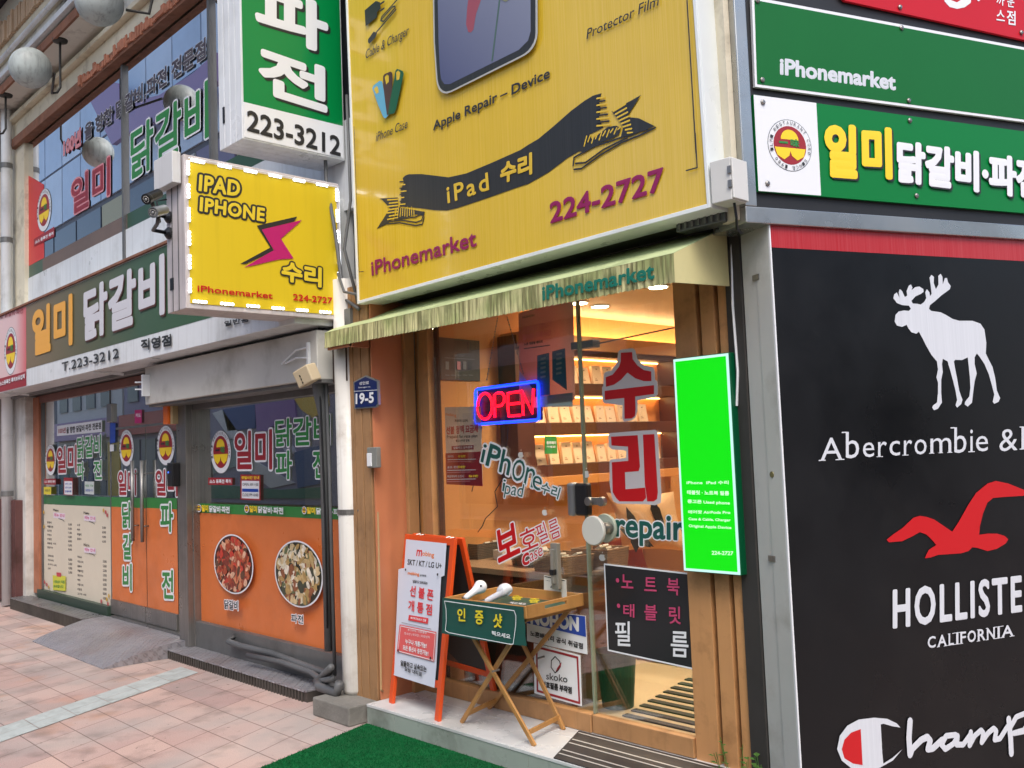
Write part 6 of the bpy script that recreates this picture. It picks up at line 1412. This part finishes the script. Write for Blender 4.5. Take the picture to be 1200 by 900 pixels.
# ------------------------------------------------------------------ weeds at the corner foot
LEAFG=M('weed_green',(70,110,44),.6,var=.25,vs_=30)
def weed(label,px,py,n,h,seed):
    r=random.Random(seed); b_=at(px,py,1,.26); base=V((b_[0],.26,.0)); 
    t=thing('weed',label,'weed',tuple(base),'weeds at the foot of the corner'); st=MB(); lf=MB()
    for k in range(n):
        a=r.random()*6.28; L_=h*(.5+.6*r.random()); p=base+V(((r.random()-.5)*.10,(r.random()-.5)*.06,.0)); q=p+V((math.cos(a)*.05,math.sin(a)*.04-.01,L_)); st.tube([p,(p+q)/2+V((.006,0,0)),q],.0016,5)
        for m in range(5):
            s=.3+.16*m; c=p.lerp(q,min(s,1)); a2=r.random()*6.28; l=.022+.02*r.random(); d=V((math.cos(a2),math.sin(a2),.3)).normalized(); w=d.cross(V((0,0,1))).normalized()*l*.38
            lf.add([c,c+d*l*.5+w,c+d*l+V((0,0,-.004)),c+d*l*.5-w],[(0,1,2,3)])
    st.build('stem',LEAFG,t); lf.build('leaf',LEAFG,t)
weed('small green weed growing at the foot of the middle board of the right post',858,905,8,.26,1)
weed('small green weed with pale tips beside the right edge of the board post',884,905,6,.22,2)
weed('low broad leaved weed between the black pipe and the tall sign',903,905,6,.17,3)
# ------------------------------------------------------------------ across the street (what the glass reflects)
def mir(px,py,yw,yo):
    q=at(px,py,1,yw); d=q-CAM; d.y=-d.y; return q+d*((yo-yw)/d.y)
OY=-11.0
ob=thing('glass_office_building','tall office building with pale blue glass panels across the street','building',(-36,-14,0))
MB().box(-72,-14.5,-18,OY-.12,0,21).build('wall',M('opp_wall',(112,112,118),.7,var=.1),ob)
BL1=M('opp_blue_glass',(196,214,234),.35,spec=.5,var=.12,vs_=.4); BL2=M('opp_blue_pale',(216,230,244),.35,var=.1,vs_=.5)
b1=MB();b2=MB(); r=random.Random(3)
x=-71; 
while x<-15:
    for z_ in (12.7,15.4,18.1): (b1 if r.random()<.65 else b2).box(x+.06,x+2.34,OY-.119,OY-.05,z_+.05,z_+2.64)
    x+=2.4
b1.build('blue_panels',BL1,ob); b2.build('pale_panels',BL2,ob)
cols=[M('opp_violet',(138,128,152),.5),M('opp_khaki',(194,184,144),.5),M('opp_dark',(96,104,114),.3),M('opp_stone',(206,204,198),.6)]
mbs=[MB() for _ in cols]; x=-71; k=0
while x<-15:
    for z_ in (6.6,9.6): mbs[(k+(z_>8))%4 if r.random()<.8 else 2].box(x+.08,x+2.9,OY-.119,OY-.06,z_,z_+2.9)
    x+=3; k+=1
for m_,mm in zip(mbs,cols): m_.build('cladding_panels',mm,ob)
PUR=M('opp_purple',(164,134,172),.4); b=MB()
band_=[(108,118),(118,94),(140,98),(150,122),(190,112),(230,86),(256,62),(258,96),(225,122),(186,142),(150,158),(134,170)]
P=[(lambda q:(q.x,q.z))(mir(px,py,.1,OY+.6)) for px,py in band_]
fo=Fr((0,OY+.6,0),(1,0,0),(0,0,1),(0,-1,0)); b.prism(P,fo,-.1,.1); b.build('purple_fascia',PUR,ob)
MB().bar((P[0][0],OY+.5,P[0][1]),(P[0][0],OY-.1,P[0][1]),.1,.1).build('fascia_arm',GREY,ob)
def shop(x0,x1,h,label,wallc,signc,seed):
    t=thing('street_shop',label,'building',((x0+x1)/2,-13,0),'shops across the street'); r=random.Random(seed)
    MB().box(x0,x1,-15,OY,0,h).build('wall',wallc,t); MB().box(x0+.2,x1-.2,OY+.001,OY+.3,2.7,3.5).build('sign_band',signc,t)
    k=x0+.3; 
    while k<x1-1.4: MB().box(k,k+1.3,OY+.001,OY+.05,.3,2.5).build('shop_window',[cols[2],M('opp_teal',(60,110,120),.2),M('opp_mural_blue',(44,66,110),.3),M('opp_mural_yellow',(196,160,60),.4)][r.randint(0,3)],t); k+=1.5
    k=x0+.5
    while h>5 and k<x1-1.2: MB().box(k,k+1.0,OY+.001,OY+.06,4.0,5.2).build('upper_window',cols[2],t); k+=1.7
shop(-41,-33.2,6.2,'low grey shop with dark windows across the street on the far left',cols[3],PUR,1)
shop(-33,-26.2,6.0,'violet fronted shop across the street with coloured glass',cols[0],M('opp_red',(170,50,50),.4),2)
shop(-26,-18.2,6.4,'khaki fronted shop across the street with mural windows',cols[1],M('opp_navy',(40,50,96),.4),3)
shop(-14.2,-7.2,5.6,'pale fronted shop across the street opposite the restaurant',M('opp_pale',(176,172,164),.6),M('opp_green',(40,110,80),.4),4)
shop(-7,-.2,5.0,'brown fronted shop across the street opposite the phone shop',M('opp_brown',(126,100,84),.6),M('opp_cream',(206,196,170),.4),5)
shop(0,8,5.8,'grey fronted shop across the street behind the viewer',cols[3],PUR,6)

def mural(pts,m,dy=.0):
    P=[(lambda q:(q.x,q.z))(mir(px,py,RFY,OY+.35)) for px,py in pts]; return MB().prism(P,Fr((0,OY+.35,0),(1,0,0),(0,0,1),(0,-1,0)),-.04-dy,.0)
mt=thing('mural_hoarding','painted hoarding with blue violet and yellow shapes across the street','hoarding',(-22,OY+.35,0))
MB().box(-27,-16,OY+.31,OY+.348,.2,4.3).build('board',M('mural_base',(142,138,158),.5),mt)
for pts,c in (([(262,480),(300,474),(300,502),(268,505)],(54,80,140)),([(300,474),(346,468),(350,505),(302,505)],(150,114,170)),([(345,466),(385,460),(386,476),(368,490),(354,480)],(224,190,80)),([(250,484),(262,480),(284,512),(272,516)],(216,218,214)),([(228,520),(262,512),(300,520),(296,540),(236,560)],(160,178,170)),([(284,546),(300,540),(346,566),(318,572)],(214,214,206)),([(346,530),(384,520),(386,565),(350,572)],(70,96,140)),([(236,566),(330,574),(386,570),(386,584),(236,584)],(60,120,94)),([(318,500),(330,498),(348,530),(338,534)],(206,204,214))):
    mural(pts,0).build('painted_shape',M('mural_%d_%d_%d'%c,c,.5),mt)

q=CE+RN*10+RD*3; fs=Fr(q,(-RD.x,-RD.y,0),(0,0,1))
t=thing('side_street_house','low brown and cream house across the side street facing the tall black sign','building',tuple(q))
MB().box(-9,7,0,5.6,-4,0,fs).build('wall',M('house_brown',(132,108,90),.7,var=.15),t); MB().box(-8.8,6.8,2.7,3.4,.001,.25,fs).build('sign_band',M('house_cream',(206,198,180),.4),t)
for k in range(7): MB().box(-8.4+k*2.15,-6.7+k*2.15,.3,2.5,.001,.05,fs).build('shop_window',cols[2],t)
